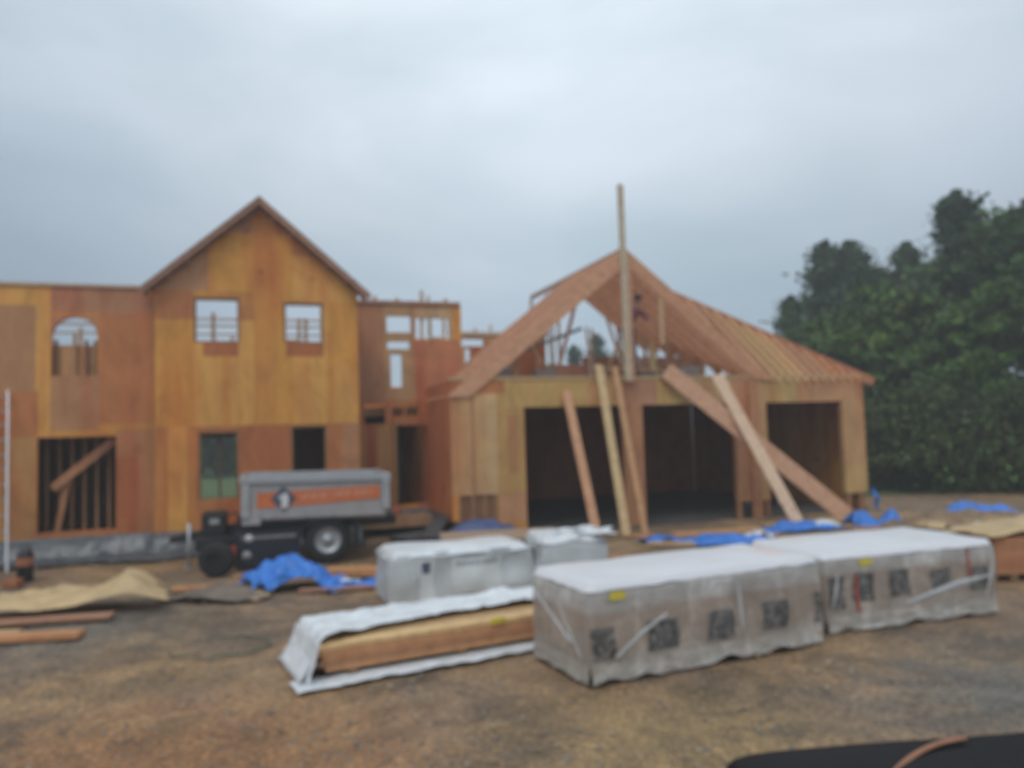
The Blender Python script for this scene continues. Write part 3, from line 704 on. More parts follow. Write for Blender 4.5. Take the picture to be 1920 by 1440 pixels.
# tan sheet over lumber, left
sheet('tan_sheet', 'tarp_tan', 'tan sheet draped over boards at the left edge of the lot', 'sheet', -7.05, 10.62, 4.1, .95, R(14), [(1.6, .0, .6, .30), (.3, .1, .8, .13), (-1.2, .1, .8, .10)], seed=41, amp=.10, freq=1.8, base=.12, nu=90, nv=36, edge=.16)
for (p, q_, w, t, c, lb_) in (((-8.6, 9.65, .08), (-5.35, 10.3, .07), .26, .05, (.40, .2, .12), 'dark brown board on the ground just in front of the tan sheet'),
                              ((-7.6, 9.15, .045), (-5.28, 9.45, .045), .24, .07, (.55, .25, .11), 'orange brown board lying nearest the camera at the left edge'),
                              ((-8.6, 9.4, .03), (-6.2, 9.72, .03), .14, .04, (.6, .42, .22), 'thin pale board between the two boards at the left edge'),
                              ((-5.35, 12.05, .04), (-3.9, 12.6, .04), .16, .05, (.58, .27, .12), 'orange board lying behind the brown sheet left of the blue heap'),
                              ((-3.15, 12.9, .1), (-1.95, 12.9, .1), .30, .12, (.58, .27, .11), 'short orange board stack behind the trailing blue tarp'),
                              ((-3.3, 11.75, .03), (-1.9, 11.95, .03), .16, .05, (.35, .18, .12), 'dark thin board under the front edge of the trailing blue tarp'),
                              ((3.3, 16.4, .05), (5.3, 16.9, .05), .35, .08, (.56, .3, .14), 'orange board on the ground before the middle garage bay'),
                              ((2.6, 15.5, .03), (3.6, 15.2, .03), .3, .05, (.5, .34, .2), 'light board lying flat near the left leaning boards'),
                              ((5.6, 17.6, .05), (8.9, 18.6, .05), .2, .06, (.5, .36, .16), 'yellowish board lying along the sill of the right garage bay')):
    mb = MB(); mb.beam(p, q_, w, t, c); tag(mb.build('ground_board', 'lum', bevel=.006), lb_, 'board', 'loose boards on the ground')
sheet('brown_sheet', 'brown_sheet', 'muddy brown sheet lying flat left of the blue heap', 'sheet', -4.4, 11.6, 1.5, .8, R(-8), [(0, 0, .6, .15)], seed=44, amp=.03, freq=1.4)
sheet('yellow_rag', 'tarp_tan', 'small yellow rag at the front edge of the blue heap', 'rag', -3.82, 11.45, .22, .3, 0, [(0, 0, .1, .06)], seed=46, amp=.03, nu=14, nv=14)
sheet('white_rag', 'plastic_white', 'small white scrap lying on the trailing blue tarp', 'rag', -2.75, 12.35, .35, .16, 0, [(0, 0, .1, .07)], seed=47, amp=.03, nu=14, nv=14)
sheet('dirt_pile', 'ground', 'low dirt pile with scraps behind the second wrapped pallet', 'dirt pile', 9.9, 17.9, 5.5, 2.4, R(5), [(0, 0, 1.6, .12)], seed=51, amp=.10, base=.0)
for i, (x, y, w, c, l) in enumerate(((8.9, 16.6, .9, 'tarp_tan', 'crumpled tan wrap lying behind the second pallet'), (9.6, 16.2, .7, 'plastic_white', 'small pale plastic scrap on the right dirt pile'), (5.0, 15.9, .6, 'plastic_white', 'white plastic scrap on the deep blue tarp'), (6.9, 17.35, .5, 'plastic_white', 'white plastic scrap between pale plank and wide beam foot'))):
    sheet('plastic_scrap', c, l, 'scrap', x, y, w, .45, R(10*i), [(0, 0, .25, .12)], seed=60+i, amp=.06, nu=24, nv=16)
# hose ring
mb = MB(); pts = []
for k in range(41):
    t = -2.9+k/40*5.0; pts.append((-3.35+.55*math.cos(t), 8.75+.42*math.sin(t), .03+.01*math.sin(k)))
mb.tube(pts, .011, 6); tag(mb.build('hose', 'rubberhose'), 'thin green hose curled in a loose ring on bare dirt', 'hose')

rs = random.Random(77)
for k in range(38):
    px0, px1, y0, y1 = ((-5.4, 1.5, 12.9, 14.2), (2.0, 7.5, 14.6, 16.8), (8.6, 12.5, 16.2, 18.6))[k % 3]
    x, y, a_, l = rs.uniform(px0, px1), rs.uniform(y0, y1), rs.uniform(-.5, .6), rs.uniform(.25, .8)
    if -4.9 < x < -1.9 and y > 13.6: y -= .9
    mb = MB(); mb.beam((x, y, .035), (x+l*math.cos(a_), y+l*math.sin(a_), .045), rs.uniform(.06, .16), .04, jit(rs.choice([(.55, .28, .14), (.66, .44, .25), (.36, .19, .11)])))
    tag(mb.build('wood_scrap', 'lum'), 'short offcut of lumber lying on the dirt in front of the buildings', 'scrap', 'lumber offcuts strewn before the house and garage')
mb = MB(); mb.grid(lambda a, b: (1.02+.62*a, 2.42+.50*math.sin(a*1.5)+.035*b, 1.088+.035*a+.006*math.sin(b*3.1)), 24, 3, (.30, .13, .07))  # brown strip shaped and coloured to imitate a warm reflection on the bonnet
tag(mb.build('reflection_strip', 'lum', solid=.004), 'curved brown strip imitating a reflection on the dark bonnet at the bottom right', 'reflection_strip')

# ------------------------------------------------------------------ dump trailer
def build_trailer():
    t = empty('dump_trailer', (-3.47, 14.32, 0), R(17), 'grey dump trailer with an orange side stripe parked before the house', 'trailer')
    # bed: tapered box with rim; local x along, near side y=0, far y=1.9
    tilt = lambda x: -.018*x
    bd = MB()
    def ring(z, x0, x1, y0, y1): return [(x0, y0, z+tilt(x0)), (x1, y0, z+tilt(x1)), (x1, y1, z+tilt(x1)), (x0, y1, z+tilt(x0))]
    o_ = [ring(.81, -1.15, 1.05, .10, 1.8), ring(.87, -1.28, 1.08, .0, 1.9), ring(1.56, -1.50, 1.13, 0, 1.9)]
    i_ = [ring(1.56, -1.45, 1.08, .05, 1.85), ring(1.0, -1.3, 1.1, .16, 1.74)]
    seq = o_+i_
    for a, b in zip(seq, seq[1:]):
        for k in range(4): bd.face([a[k], a[(k+1) % 4], b[(k+1) % 4], b[k]])
    bd.face(list(reversed(o_[0]))); bd.face(i_[-1])
    bd.build('bed', 'bed', t)
    rm = MB()
    for (x0, x1, y0, y1) in ((-1.54, 1.17, -.05, .045), (-1.54, 1.17, 1.86, 1.95)):
        rm.hexa([(x0, y0, 1.51+tilt(x0)), (x1, y0, 1.51+tilt(x1)), (x1, y1, 1.51+tilt(x1)), (x0, y1, 1.51+tilt(x0)), (x0, y0, 1.64+tilt(x0)), (x1, y0, 1.64+tilt(x1)), (x1, y1, 1.64+tilt(x1)), (x0, y1, 1.64+tilt(x0))])
    rm.box(-1.54, -1.46, .05, 1.85, 1.54, 1.665); rm.box(1.09, 1.17, .05, 1.85, 1.49, 1.615)
    rm.build('rim', 'steel', t, bevel=.012)
    for x in (-1.44, 1.07):
        p = MB(); p.box(x-.07, x+.07, -.06, -.004, .92 if x < 0 else .96, 1.51, (.5,)*3); p.build('corner_post', 'steel', t, bevel=.01)
    p = MB(); p.box(-1.50, -1.18, -.03, -.006, .80, 1.05); p.build('front_bracket', 'bed', t)
    # orange stripe with a diamond emblem and faded lettering (unreadable in the photo)
    st = MB(); st.hexa([(-1.24, -.012, 1.08), (.96, -.012, 1.15), (.96, -.004, 1.15), (-1.24, -.004, 1.08), (-1.24, -.012, 1.36), (.96, -.012, 1.40), (.96, -.004, 1.40), (-1.24, -.004, 1.36)]); st.build('stripe', 'orange', t)
    r = random.Random(5); tx = MB(); x = -.46
    for k in range(17):
        w = r.uniform(.035, .06)
        if k not in (6, 11):
            z = 1.225+x*.02; tx.box(x, x+w*.35, -.0165, -.013, z, z+.075); tx.box(x, x+w, -.0165, -.013, z+.075, z+.092) if k % 2 else tx.box(x+w*.6, x+w, -.0165, -.013, z, z+.09)
        x += w+.028
    tx.build('stripe_lettering', 'fadedtext', t)
    d1 = MB(); cx, cz, s = -.78, 1.24, .225
    d1.prism([(cx, cz-s), (cx+s, cz), (cx, cz+s), (cx-s, cz)], lambda a, b, q: (a, q, b), -.022, -.0125); dm = d1.build('emblem', 'darkblue', t)
    d2 = MB(); d2.prism([(cx-.10, cz+.02), (cx+.04, cz+.12), (cx+.09, cz+.02), (cx+.07, cz-.16), (cx-.05, cz-.17), (cx-.03, cz-.02)], lambda a, b, q: (a, q, b), -.026, -.0225); d2.build('emblem_mark', 'white', dm)
    # chassis
    fr = MB(); fr.box(-1.65, 1.3, .35, .5, .62, .80); fr.box(-1.65, 1.3, 1.4, 1.55, .62, .80); fr.box(-1.6, -1.45, .5, 1.4, .64, .78); fr.box(.9, 1.05, .5, 1.4, .64, .78); fr.build('chassis', 'black', t)
    fd_ = MB(); pts = []
    fd_.grid(lambda a, b: (-.05+.56*math.cos(math.pi*(1-a)), -.02+.30*b, .34+.50*math.sin(math.pi*(1-a)*1.0)), 18, 2); fd_.build('fender', 'black', t, solid=.02)
    fl = MB(); fl.box(.50, .56, .0, .3, .22, .80); fl.build('mud_flap', 'rubber', t)
    for y, sgn in ((.02, -1), (1.62, 1)):
        tr = MB(); tr.lathe((0, y+.12, .43), (0, 1, 0), [(-.12, .24), (-.125, .30), (-.115, .38), (-.08, .43), (.08, .43), (.115, .38), (.125, .30), (.12, .24)], 36)
        w = tr.build('wheel', 'rubber', t)
        h = MB(); h.lathe((0, y+.12, .43), (0, sgn, 0), [(.10, .25), (.115, .245), (.06, .20), (.03, .13), (.05, .09), (.09, .075), (.09, .0)], 30)
        h.build('rim_disc', 'steel', w)
    # tool box under the front, with pale lettering line and round badge
    tb = MB(); tb.box(-1.62, -.50, -.02, .34, .06, .66); tbx = tb.build('tool_box', 'navy', t, bevel=.015)
    ln = MB(); r = random.Random(9); x = -1.5
    while x < -.62:
        w = r.uniform(.03, .055); ln.box(x, x+w, -.028, -.0215, .545, .59+.01*r.random()); x += w+.022
    ln.build('lettering', 'bed', tbx)
    bg = MB(); bg.lathe((-1.38, -.022, .565), (0, -1, 0), [(0, .065), (.008, .065), (.009, 0)], 20); bg.build('badge', 'white', tbx)
    bg = MB(); bg.lathe((-1.42, -.022, .26), (0, -1, 0), [(0, .08), (.006, .08), (.006, .055), (.007, .055), (.007, 0)], 20); bg.build('badge', 'bed', tbx)
    # tongue, pump box, jack, coupler, spare tyre, lamp
    tg = MB(); tg.beam((-1.55, .45, .66), (-2.85, .95, .50), .08, .12); tg.beam((-1.55, 1.45, .66), (-2.85, .95, .50), .08, .12); tg.build('tongue', 'black', t)
    cp = MB(); cp.beam((-2.80, .95, .52), (-3.05, .95, .46), .12, .10); cp.build('coupler', 'steel', t)
    pb_ = MB(); pb_.box(-2.20, -1.78, .3, .9, .60, 1.02); pbo = pb_.build('pump_box', 'black', t, bevel=.03)
    pl_ = MB(); pl_.box(-2.06, -1.90, .288, .299, .82, .92); pl_.build('name_plate', 'bed', pbo)
    sb = MB(); sb.box(-2.3, -1.62, .15, .6, .36, .60); sb.build('battery_box', 'black', t, bevel=.02)
    jk = MB(); jk.tube([(-2.45, .75, .0), (-2.45, .75, .82)], .035, 10); jk.box(-2.53, -2.37, .67, .83, 0, .02); jk.build('jack', 'steel', t)
    sp = MB(); sp.lathe((-1.90, -.42, .29), (.25, 1, .05), [(-.10, .13), (-.105, .2), (-.095, .26), (-.06, .295), (.06, .295), (.095, .26), (.105, .2), (.10, .13)], 32); spo = sp.build('spare_wheel', 'rubber', t)
    sc = MB(); sc.lathe((-1.90, -.42, .29), (.25, 1, .05), [(-.05, .14), (-.045, .0)], 24); sc.build('rim_disc', 'black', spo)
    lm = MB(); lm.box(-1.68, -1.60, -.10, -.025, .28, .46); lm.build('marker_lamp', 'redlens', t, bevel=.01)
    lm = MB(); lm.box(1.22, 1.31, -.03, .06, .84, .98); lm.build('marker_lamp', 'redlens', t, bevel=.01)
    hs = MB(); hs.tube([(-1.8, .35, .95), (-1.62, .2, 1.02), (-1.45, .15, .85), (-1.25, .2, .72)], .018, 8); hs.build('hydraulic_hose', 'rubber', t)
    for x in (-.95, -.4, .15, .7):
        rb_ = MB(); rb_.box(x-.02, x+.02, -.010, -.002, .90, 1.06); rb_.box(x-.02, x+.02, -.010, -.002, 1.42, 1.50); rb_.build('side_rib', 'bed', t)
    for x in (-.9, .9):
        hk = MB(); hk.tube([(x, -.03, 1.62), (x, -.03, 1.70), (x+.05, -.03, 1.71)], .012, 6); hk.build('tie_hook', 'steel', t)
build_trailer()

# small dark canister by foundation
cn = empty('work_canister', (-8.5, 13.45, 0), 0, 'small dark canister with an orange face standing by the grey plastic', 'canister')
b = MB(); b.lathe((0, 0, 0), (0, 0, 1), [(0, .10), (.02, .13), (.46, .13), (.52, .11), (.55, .06), (.56, 0)], 20); b.build('body', 'black', cn)
b = MB(); b.lathe((0, 0, .28), (0, 0, 1), [(0, .134), (.14, .134)], 20); b.build('band', 'orangebrown', cn)
b = MB(); b.tube([(-.08, 0, .52), (-.06, 0, .64), (.06, 0, .64), (.08, 0, .52)], .012, 6); b.build('handle', 'black', cn)
tag(MB().box(-.13-8.45, .13-8.45, 12.95, 13.15, .0, .12).build('scrap_block', 'orangebrown', bevel=.01), 'short orange brown block in front of the dark canister', 'block')

# ------------------------------------------------------------------ wrapped pallets
def rough_box(L, Wd, z0, z1, seed, amp=.018, nx=40, ny=18, nz=14, rad=.05, sag=0):
    mb = MB()
    def P(x, y, z):
        n = Vector((noise.noise(Vector((x*2.2, y*2.2, z*3+seed))), noise.noise(Vector((x*2.2+7, y*2.2, z*3+seed))), noise.noise(Vector((x*2.2, y*2.2+7, z*3+seed)))*.6))
        top = (z-z0)/(z1-z0)
        k = 1+.012*math.sin(top*3.1)
        fx = (x-L/2)*k+L/2; fy = (y-Wd/2)*k+Wd/2
        if top > .97: fx = L/2+(fx-L/2)*(1-rad/L); fy = Wd/2+(fy-Wd/2)*(1-rad/Wd)
        return Vector((fx, fy, z))+n*amp
    mb.grid(lambda a, b: P(a*L, 0, z0+b*(z1-z0)), nx, nz)
    mb.grid(lambda a, b: P((1-a)*L, Wd, z0+b*(z1-z0)), nx, nz)
    mb.grid(lambda a, b: P(0, (1-a)*Wd, z0+b*(z1-z0)), ny, nz)
    mb.grid(lambda a, b: P(L, a*Wd, z0+b*(z1-z0)), ny, nz)
    mb.grid(lambda a, b: P(a*L, b*Wd, z1), nx, ny)
    return mb, P
def wrapped_pallet(loc, rz, L, Wd, H, wins, label, seed, capmat='topcap', end_win=None, tagx=.22, red=False):
    t = empty('wrapped_pallet', loc, rz, label, 'pallet load', 'wrapped pallets of cartons')
    z0 = .13
    mb, P = rough_box(L, Wd, z0, H-.02, seed); mb.build('load', 'wrap', t)
    cp = MB()
    def top(a, b):
        x = a*(L+.02)-.01; y = b*(Wd+.02)-.01
        e = min(a, 1-a, b*1.0, 1-b)
        z = H+.02+.018*noise.noise(Vector((x*2, y*2, seed)))+.03*math.sin(math.pi*a)*math.sin(math.pi*b)
        if e < .02: z = H-.05-.02*noise.noise(Vector((x*5, y*5, seed)))
        return (x, y, z)
    cp.grid(top, 50, 30); cp.build('top_cover', capmat, t)
    # dark openings
    for (x, w, z, h) in wins:
        wm = MB(); n = 6
        wm.grid(lambda a, b: tuple(P(x+a*w, 0, z+b*h)+Vector((.012*math.sin(b*5+x*9), -.008, 0))), 6, 6); wm.build('window_print', 'stonedark', t)
    if end_win:
        y, w, z, h = end_win
        wm = MB(); wm.grid(lambda a, b: tuple(P(0, y+w-a*w, z+b*h)+Vector((-.008, 0, 0))), 6, 6); wm.build('window_print', 'stonedark', t)
    lb_ = MB(); lb_.grid(lambda a, b: tuple(P(tagx+a*.17, 0, H-.14+b*.075)+Vector((0, -.014, 0))), 4, 3); lb_.build('yellow_tag', 'yellow', t)
    # stretch-film folds: thin raised ridges, a flared ragged skirt at the foot
    r = random.Random(seed)
    for (x0, za, x1, zb) in ((L*.10, .22, L*.30, H*.62), (L*.24, .50, L*.31, H*.60), (L*.62, .30, L*.60, H-.08)) if not red else ((L*.03, .25, L*.07, H-.2), (L*.45, .22, L*.97, H*.52), (L*.93, .2, L*.985, H-.1)):
        fl = MB(); n = 12; ww = r.uniform(.012, .03)
        for j in range(n):
            p = P(x0+(x1-x0)*j/n, 0, za+(zb-za)*j/n); q = P(x0+(x1-x0)*(j+1)/n, 0, za+(zb-za)*(j+1)/n)
            w = ww*(.4+math.sin((j+.5)/n*3.1)); d = Vector((0, 0, w)) if abs(x1-x0) > .5 else Vector((w, 0, 0))
            fl.face([p+Vector((0, -.006, 0)), q+Vector((0, -.006, 0)), q+d+Vector((0, -.016, 0)), p+d+Vector((0, -.016, 0))], smooth=True); fl.face([p+d+Vector((0, -.016, 0)), q+d+Vector((0, -.016, 0)), q+d*2+Vector((0, -.006, 0)), p+d*2+Vector((0, -.006, 0))], smooth=True)
        fl.build('film_fold', 'filmfold', t)
    for (y0, za, y1, zb) in ((Wd*.95, H*.75, Wd*.25, .30), (Wd*.12, .2, Wd*.45, H*.7)):
        fl = MB(); n = 12
        for j in range(n):
            p = P(0, y0+(y1-y0)*j/n, za+(zb-za)*j/n); q = P(0, y0+(y1-y0)*(j+1)/n, za+(zb-za)*(j+1)/n); d = Vector((0, .02, .025))
            fl.face([p+Vector((-.006, 0, 0)), q+Vector((-.006, 0, 0)), q+d+Vector((-.018, 0, 0)), p+d+Vector((-.018, 0, 0))], smooth=True); fl.face([p+d+Vector((-.018, 0, 0)), q+d+Vector((-.018, 0, 0)), q+d*2+Vector((-.006, 0, 0)), p+d*2+Vector((-.006, 0, 0))], smooth=True)
        fl.build('film_fold', 'filmfold', t)
    sk = MB(); per = [(0, 0, 1, 0, 0, -1), (L, 0, 0, 1, 1, 0), (L, Wd, -1, 0, 0, 1), (0, Wd, 0, -1, -1, 0)]; lens = [L, Wd, L, Wd]
    for (x, y, dx, dy, nx_, ny_), ln in zip(per, lens):
        def fn(a, b, x=x, y=y, dx=dx, dy=dy, nx_=nx_, ny_=ny_, ln=ln):
            s = a*ln; px_, py_ = x+dx*s, y+dy*s
            hem = .02+.11*max(0, noise.noise(Vector((px_*2.9, py_*2.9, seed+2)))*1.1)
            z = .19*(1-b)+hem*b; o = .012+.03*b*(.6+noise.noise(Vector((px_*6, py_*6, b*2+seed))))
            return (px_+nx_*o, py_+ny_*o, z)
        sk.grid(fn, int(ln*18), 6)
    sk.build('film_skirt', 'wrap', t)
    # wooden pallet
    pw = MB(); k = 0
    for x in (.08, L*.36, L*.66, L-.14): pw.box(x, x+.09, .05, Wd-.05, .02, .105, jit((.34, .22, .13)))
    pw.build('runner', 'lum', t)
    pd = MB()
    for j in range(7):
        y = .02+j*(Wd-.14)/6; pd.box(.02, L-.02, y, y+.10, .108, .128, jit((.36, .24, .15)))
    pd.build('deck_boards', 'lum', t)
    if red:
        rd = MB(); rd.grid(lambda a, b: tuple(P(.40+a*.035, 0, .2+b*(H-.45))+Vector((0, -.016, 0))), 2, 8); rd.build('red_strap', 'redlens', t)
        rd = MB(); rd.grid(lambda a, b: tuple(P(L-.42+a*.03, 0, .45+b*(H-.5))+Vector((0, -.016, 0))), 2, 8); rd.build('red_strap', 'redlens', t)
    return t
ang = math.atan2(8.27-7.13, 3.09-.64)
wrapped_pallet((.63, 7.06, 0), ang, 2.80, 1.12, .89,
    [(.02, .25, .23, .28), (.62, .36, .23, .27), (1.32, .32, .23, .28), (2.0, .34, .24, .28), (2.70, .08, .24, .30)], 'large film wrapped pallet load with white top nearest the camera', 3)
ang2 = math.atan2(9.30-8.55, 5.70-3.33)
wrapped_pallet((3.36, 8.56, 0), ang2, 2.42, 1.35, .85,
    [(.04, .22, .25, .36), (.30+.08, .26, .32, .31), (.86, .30, .33, .30), (1.46, .28, .34, .25), (2.02, .26, .30, .28)], 'film wrapped pallet load behind and right of the front one with red straps', 8, red=True, tagx=.46)

# white boxed crates behind
def crate(loc, rz, L, Wd, H, label, seed, dark=False):
    t = empty('wrapped_crate', loc, rz, label, 'crate', 'white wrapped crates behind the lumber')
    mb, P = rough_box(L, Wd, .02, H, seed, amp=.06, nx=30, ny=20, nz=12); mb.build('load', 'crate', t)
    cv = MB(); cv.grid(lambda a, b: ((a-.01)*L*1.02, (b-.01)*Wd*1.02, H+.03+.05*math.sin(a*math.pi)*math.sin(b*math.pi)+.03*noise.noise(Vector((a*3, b*3, seed)))-(.07 if min(a, b, 1-a, 1-b) < .03 else 0)), 36, 24); cv.build('top_cover', 'plastic_white' if not dark else 'crate', t)
    return t, P
M['crate'] = plain('milky wrapped crate', (.50, .52, .53), .35, .25, 1.8, bmp=.5)
M['crate_pale'] = plain('pale carton', (.62, .64, .63), .5, .1, 3)
M['greyprint'] = plain('grey print', (.30, .32, .35), .5, .2, 6)
t, P = crate((-1.72, 10.45, 0), R(20), 2.05, 1.0, .69, 'white film wrapped crate with grey printing behind the lumber bundle', 5)
b = MB(); b.grid(lambda a, c: tuple(P(.42+a*.22, 0, 0.05+c*.56)+Vector((0, -.012, 0))), 3, 5); b.build('carton_face', 'crate_pale', t)
b = MB(); b.grid(lambda a, c: tuple(P(.86+a*.75, 0, .10+c*.50)+Vector((0, -.012, 0))), 6, 5); cf = b.build('carton_face', 'crate_pale', t)
b = MB(); b.grid(lambda a, c: tuple(P(.46+a*.13, 0, .42+c*.14)+Vector((0, -.018, 0))), 3, 3); b.build('print_mark', 'darkblue', t)
b = MB(); r5 = random.Random(5); xx = .92
while xx < 1.52:
    w = r5.uniform(.02, .045); b.grid(lambda a, c: tuple(P(xx+a*w, 0, .50+c*.065)+Vector((0, -.018, 0))), 1, 1); xx += w+.02
b.build('print_mark', 'greyprint', t)
t2, P2 = crate((.35, 10.75, 0), R(14), .95, .9, .80, 'smaller wrapped crate with a torn white corner right of the long white crate', 9)
sheet('plastic_scrap', 'plastic_white', 'white torn plastic bunched on top of the smaller crate', 'scrap', 1.0, 11.2, .7, .5, 0, [(0, 0, .2, .05)], base=.84, amp=.08, seed=71, nu=24, nv=20, hfun=lambda x, y: 0)
# brown plywood on supports behind the crates
tb = empty('plywood_table', (-.2, 12.9, 0), R(8), 'brown plywood sheet resting on low blocks behind the white crates', 'plywood stack')
b = MB(); b.box(-1.05, .95, -.55, .65, .58, .63, (.36, .24, .16)); b.build('top_sheet', 'lum', tb)
b = MB(); b.box(-1.0, .9, -.52, .60, .52, .577, (.2, .12, .09)); b.build('lower_sheet', 'lum', tb)
for x in (-.8, -.1, .7):
    b = MB(); b.box(x-.09, x+.09, -.45, .5, 0, .518, (.16, .11, .08)); b.build('support', 'lum', tb)

# ------------------------------------------------------------------ lumber bundle in white plastic
def lumber_bundle():
    ang = math.atan2(8.50-7.47, .12+1.88)      # front edge direction
    t = empty('lumber_bundle', (-1.88, 7.47, 0), ang, 'bundle of reddish lumber half covered by white plastic beside the front pallet', 'lumber bundle')
    L = 3.2; ins = math.radians(0)
    for j in range(5):
        for k in range(6):
            b = MB(); z = .075+j*.052; y = .02+k*.145
            c = jit((.56, .26, .13) if j not in (4,) else (.66, .40, .21), .24)
            b.box(rnd.uniform(-.05, .05), L, y+rnd.uniform(-.012, .006), y+.138, z, z+.046, c); b.build('board', 'lum', t, bevel=.003)
    for x in (.25, 1.4, 2.7):
        b = MB(); b.box(x, x+.09, -.0, .86, 0.01, .073, (.2, .12, .07)); b.build('runner', 'lum', t)
    cv = MB()
    # cover: lies on top from a wavy front edge, down the back and over the left end to the ground
    def fn(a, b):
        x = -.24+a*(L+.24); s = b
        y0 = .06+.30*min(1, a*1.5)*0+.10+.20*math.sin(min(a*2.2, 1.57))-.22*max(0, .25-a)*4
        top = .39+.03*math.sin(b*3.1)+.012*noise.noise(Vector((x*3, b*5, 0)))
        wr = noise.noise(Vector((x*2.4, b*6, 3)))+.6*abs(noise.noise(Vector((x*7, b*14, 8))))
        if b < .7: y = y0+(.92-y0)*(b/.7); z = top+.06*abs(wr)
        else: k = (b-.7)/.3; y = .92+.10*k+.04*wr; z = top*(1-k)+.01
        if x < .0:
            k = min(1, -x/.24); z = z*(1-k**.7)+.02+.04*abs(noise.noise(Vector((x*5, y*7, 1)))); y += .05*noise.noise(Vector((x*5, y*3, 9)))
        return (x, y, z)
    cv.grid(fn, 90, 40); cv.build('plastic_cover', 'plastic_white', t, solid=.003)
    fr = MB()     # sheet spread below, in front of the bundle
    fr.grid(lambda a, b: (-.30+a*(L+.32), -.24+.38*b+.05*noise.noise(Vector((a*9, b, 0)))-.05*(a < .12), .022+.03*abs(noise.noise(Vector((a*14, b*3, 2))))*(1-b*.5)), 90, 10); fr.build('plastic_underlay', 'plastic_white', t, solid=.003)
    en = MB()     # end flap hanging in folds
    en.grid(lambda a, b: (-.04-.22*b*(.35+.5*abs(noise.noise(Vector((a*9, b*2, 4)))))-.02, .92-a*1.06, .36*(1-b)+.02+.03*abs(noise.noise(Vector((a*8, b*3, 1))))), 40, 16); en.build('plastic_end_flap', 'plastic_white', t, solid=.003)
    tg = MB(); tg.box(2.28-.5, 2.45-.5, -.006, -.001+.018, .29, .345); tg.build('yellow_tag', 'yellow', t)
lumber_bundle()
# lumber stack at the right edge
t = empty('lumber_stack', (6.75, 11.0, 0), R(2), 'stack of orange lumber under a tan sheet at the right edge', 'lumber stack')
for j in range(6):
    for k in range(6):
        b = MB(); b.box(0, 4.2, k*.16, k*.16+.15, .10+j*.085, .18+j*.085, jit((.50, .22, .10), .15)); b.build('board', 'lum', t, bevel=.003)
for x in (.2, 2.0, 3.8):
    b = MB(); b.box(x, x+.1, 0, .95, 0, .097, (.2, .12, .07)); b.build('runner', 'lum', t)
cs = sheet('tan_cover', 'tarp_tan', '', '', 2.0, .55, 4.3, 1.15, 0, [(-1.0, 0, .9, .17), (1.2, 0, .9, .1)], base=.62, amp=.05, seed=81, nu=60, nv=26, parent=t)

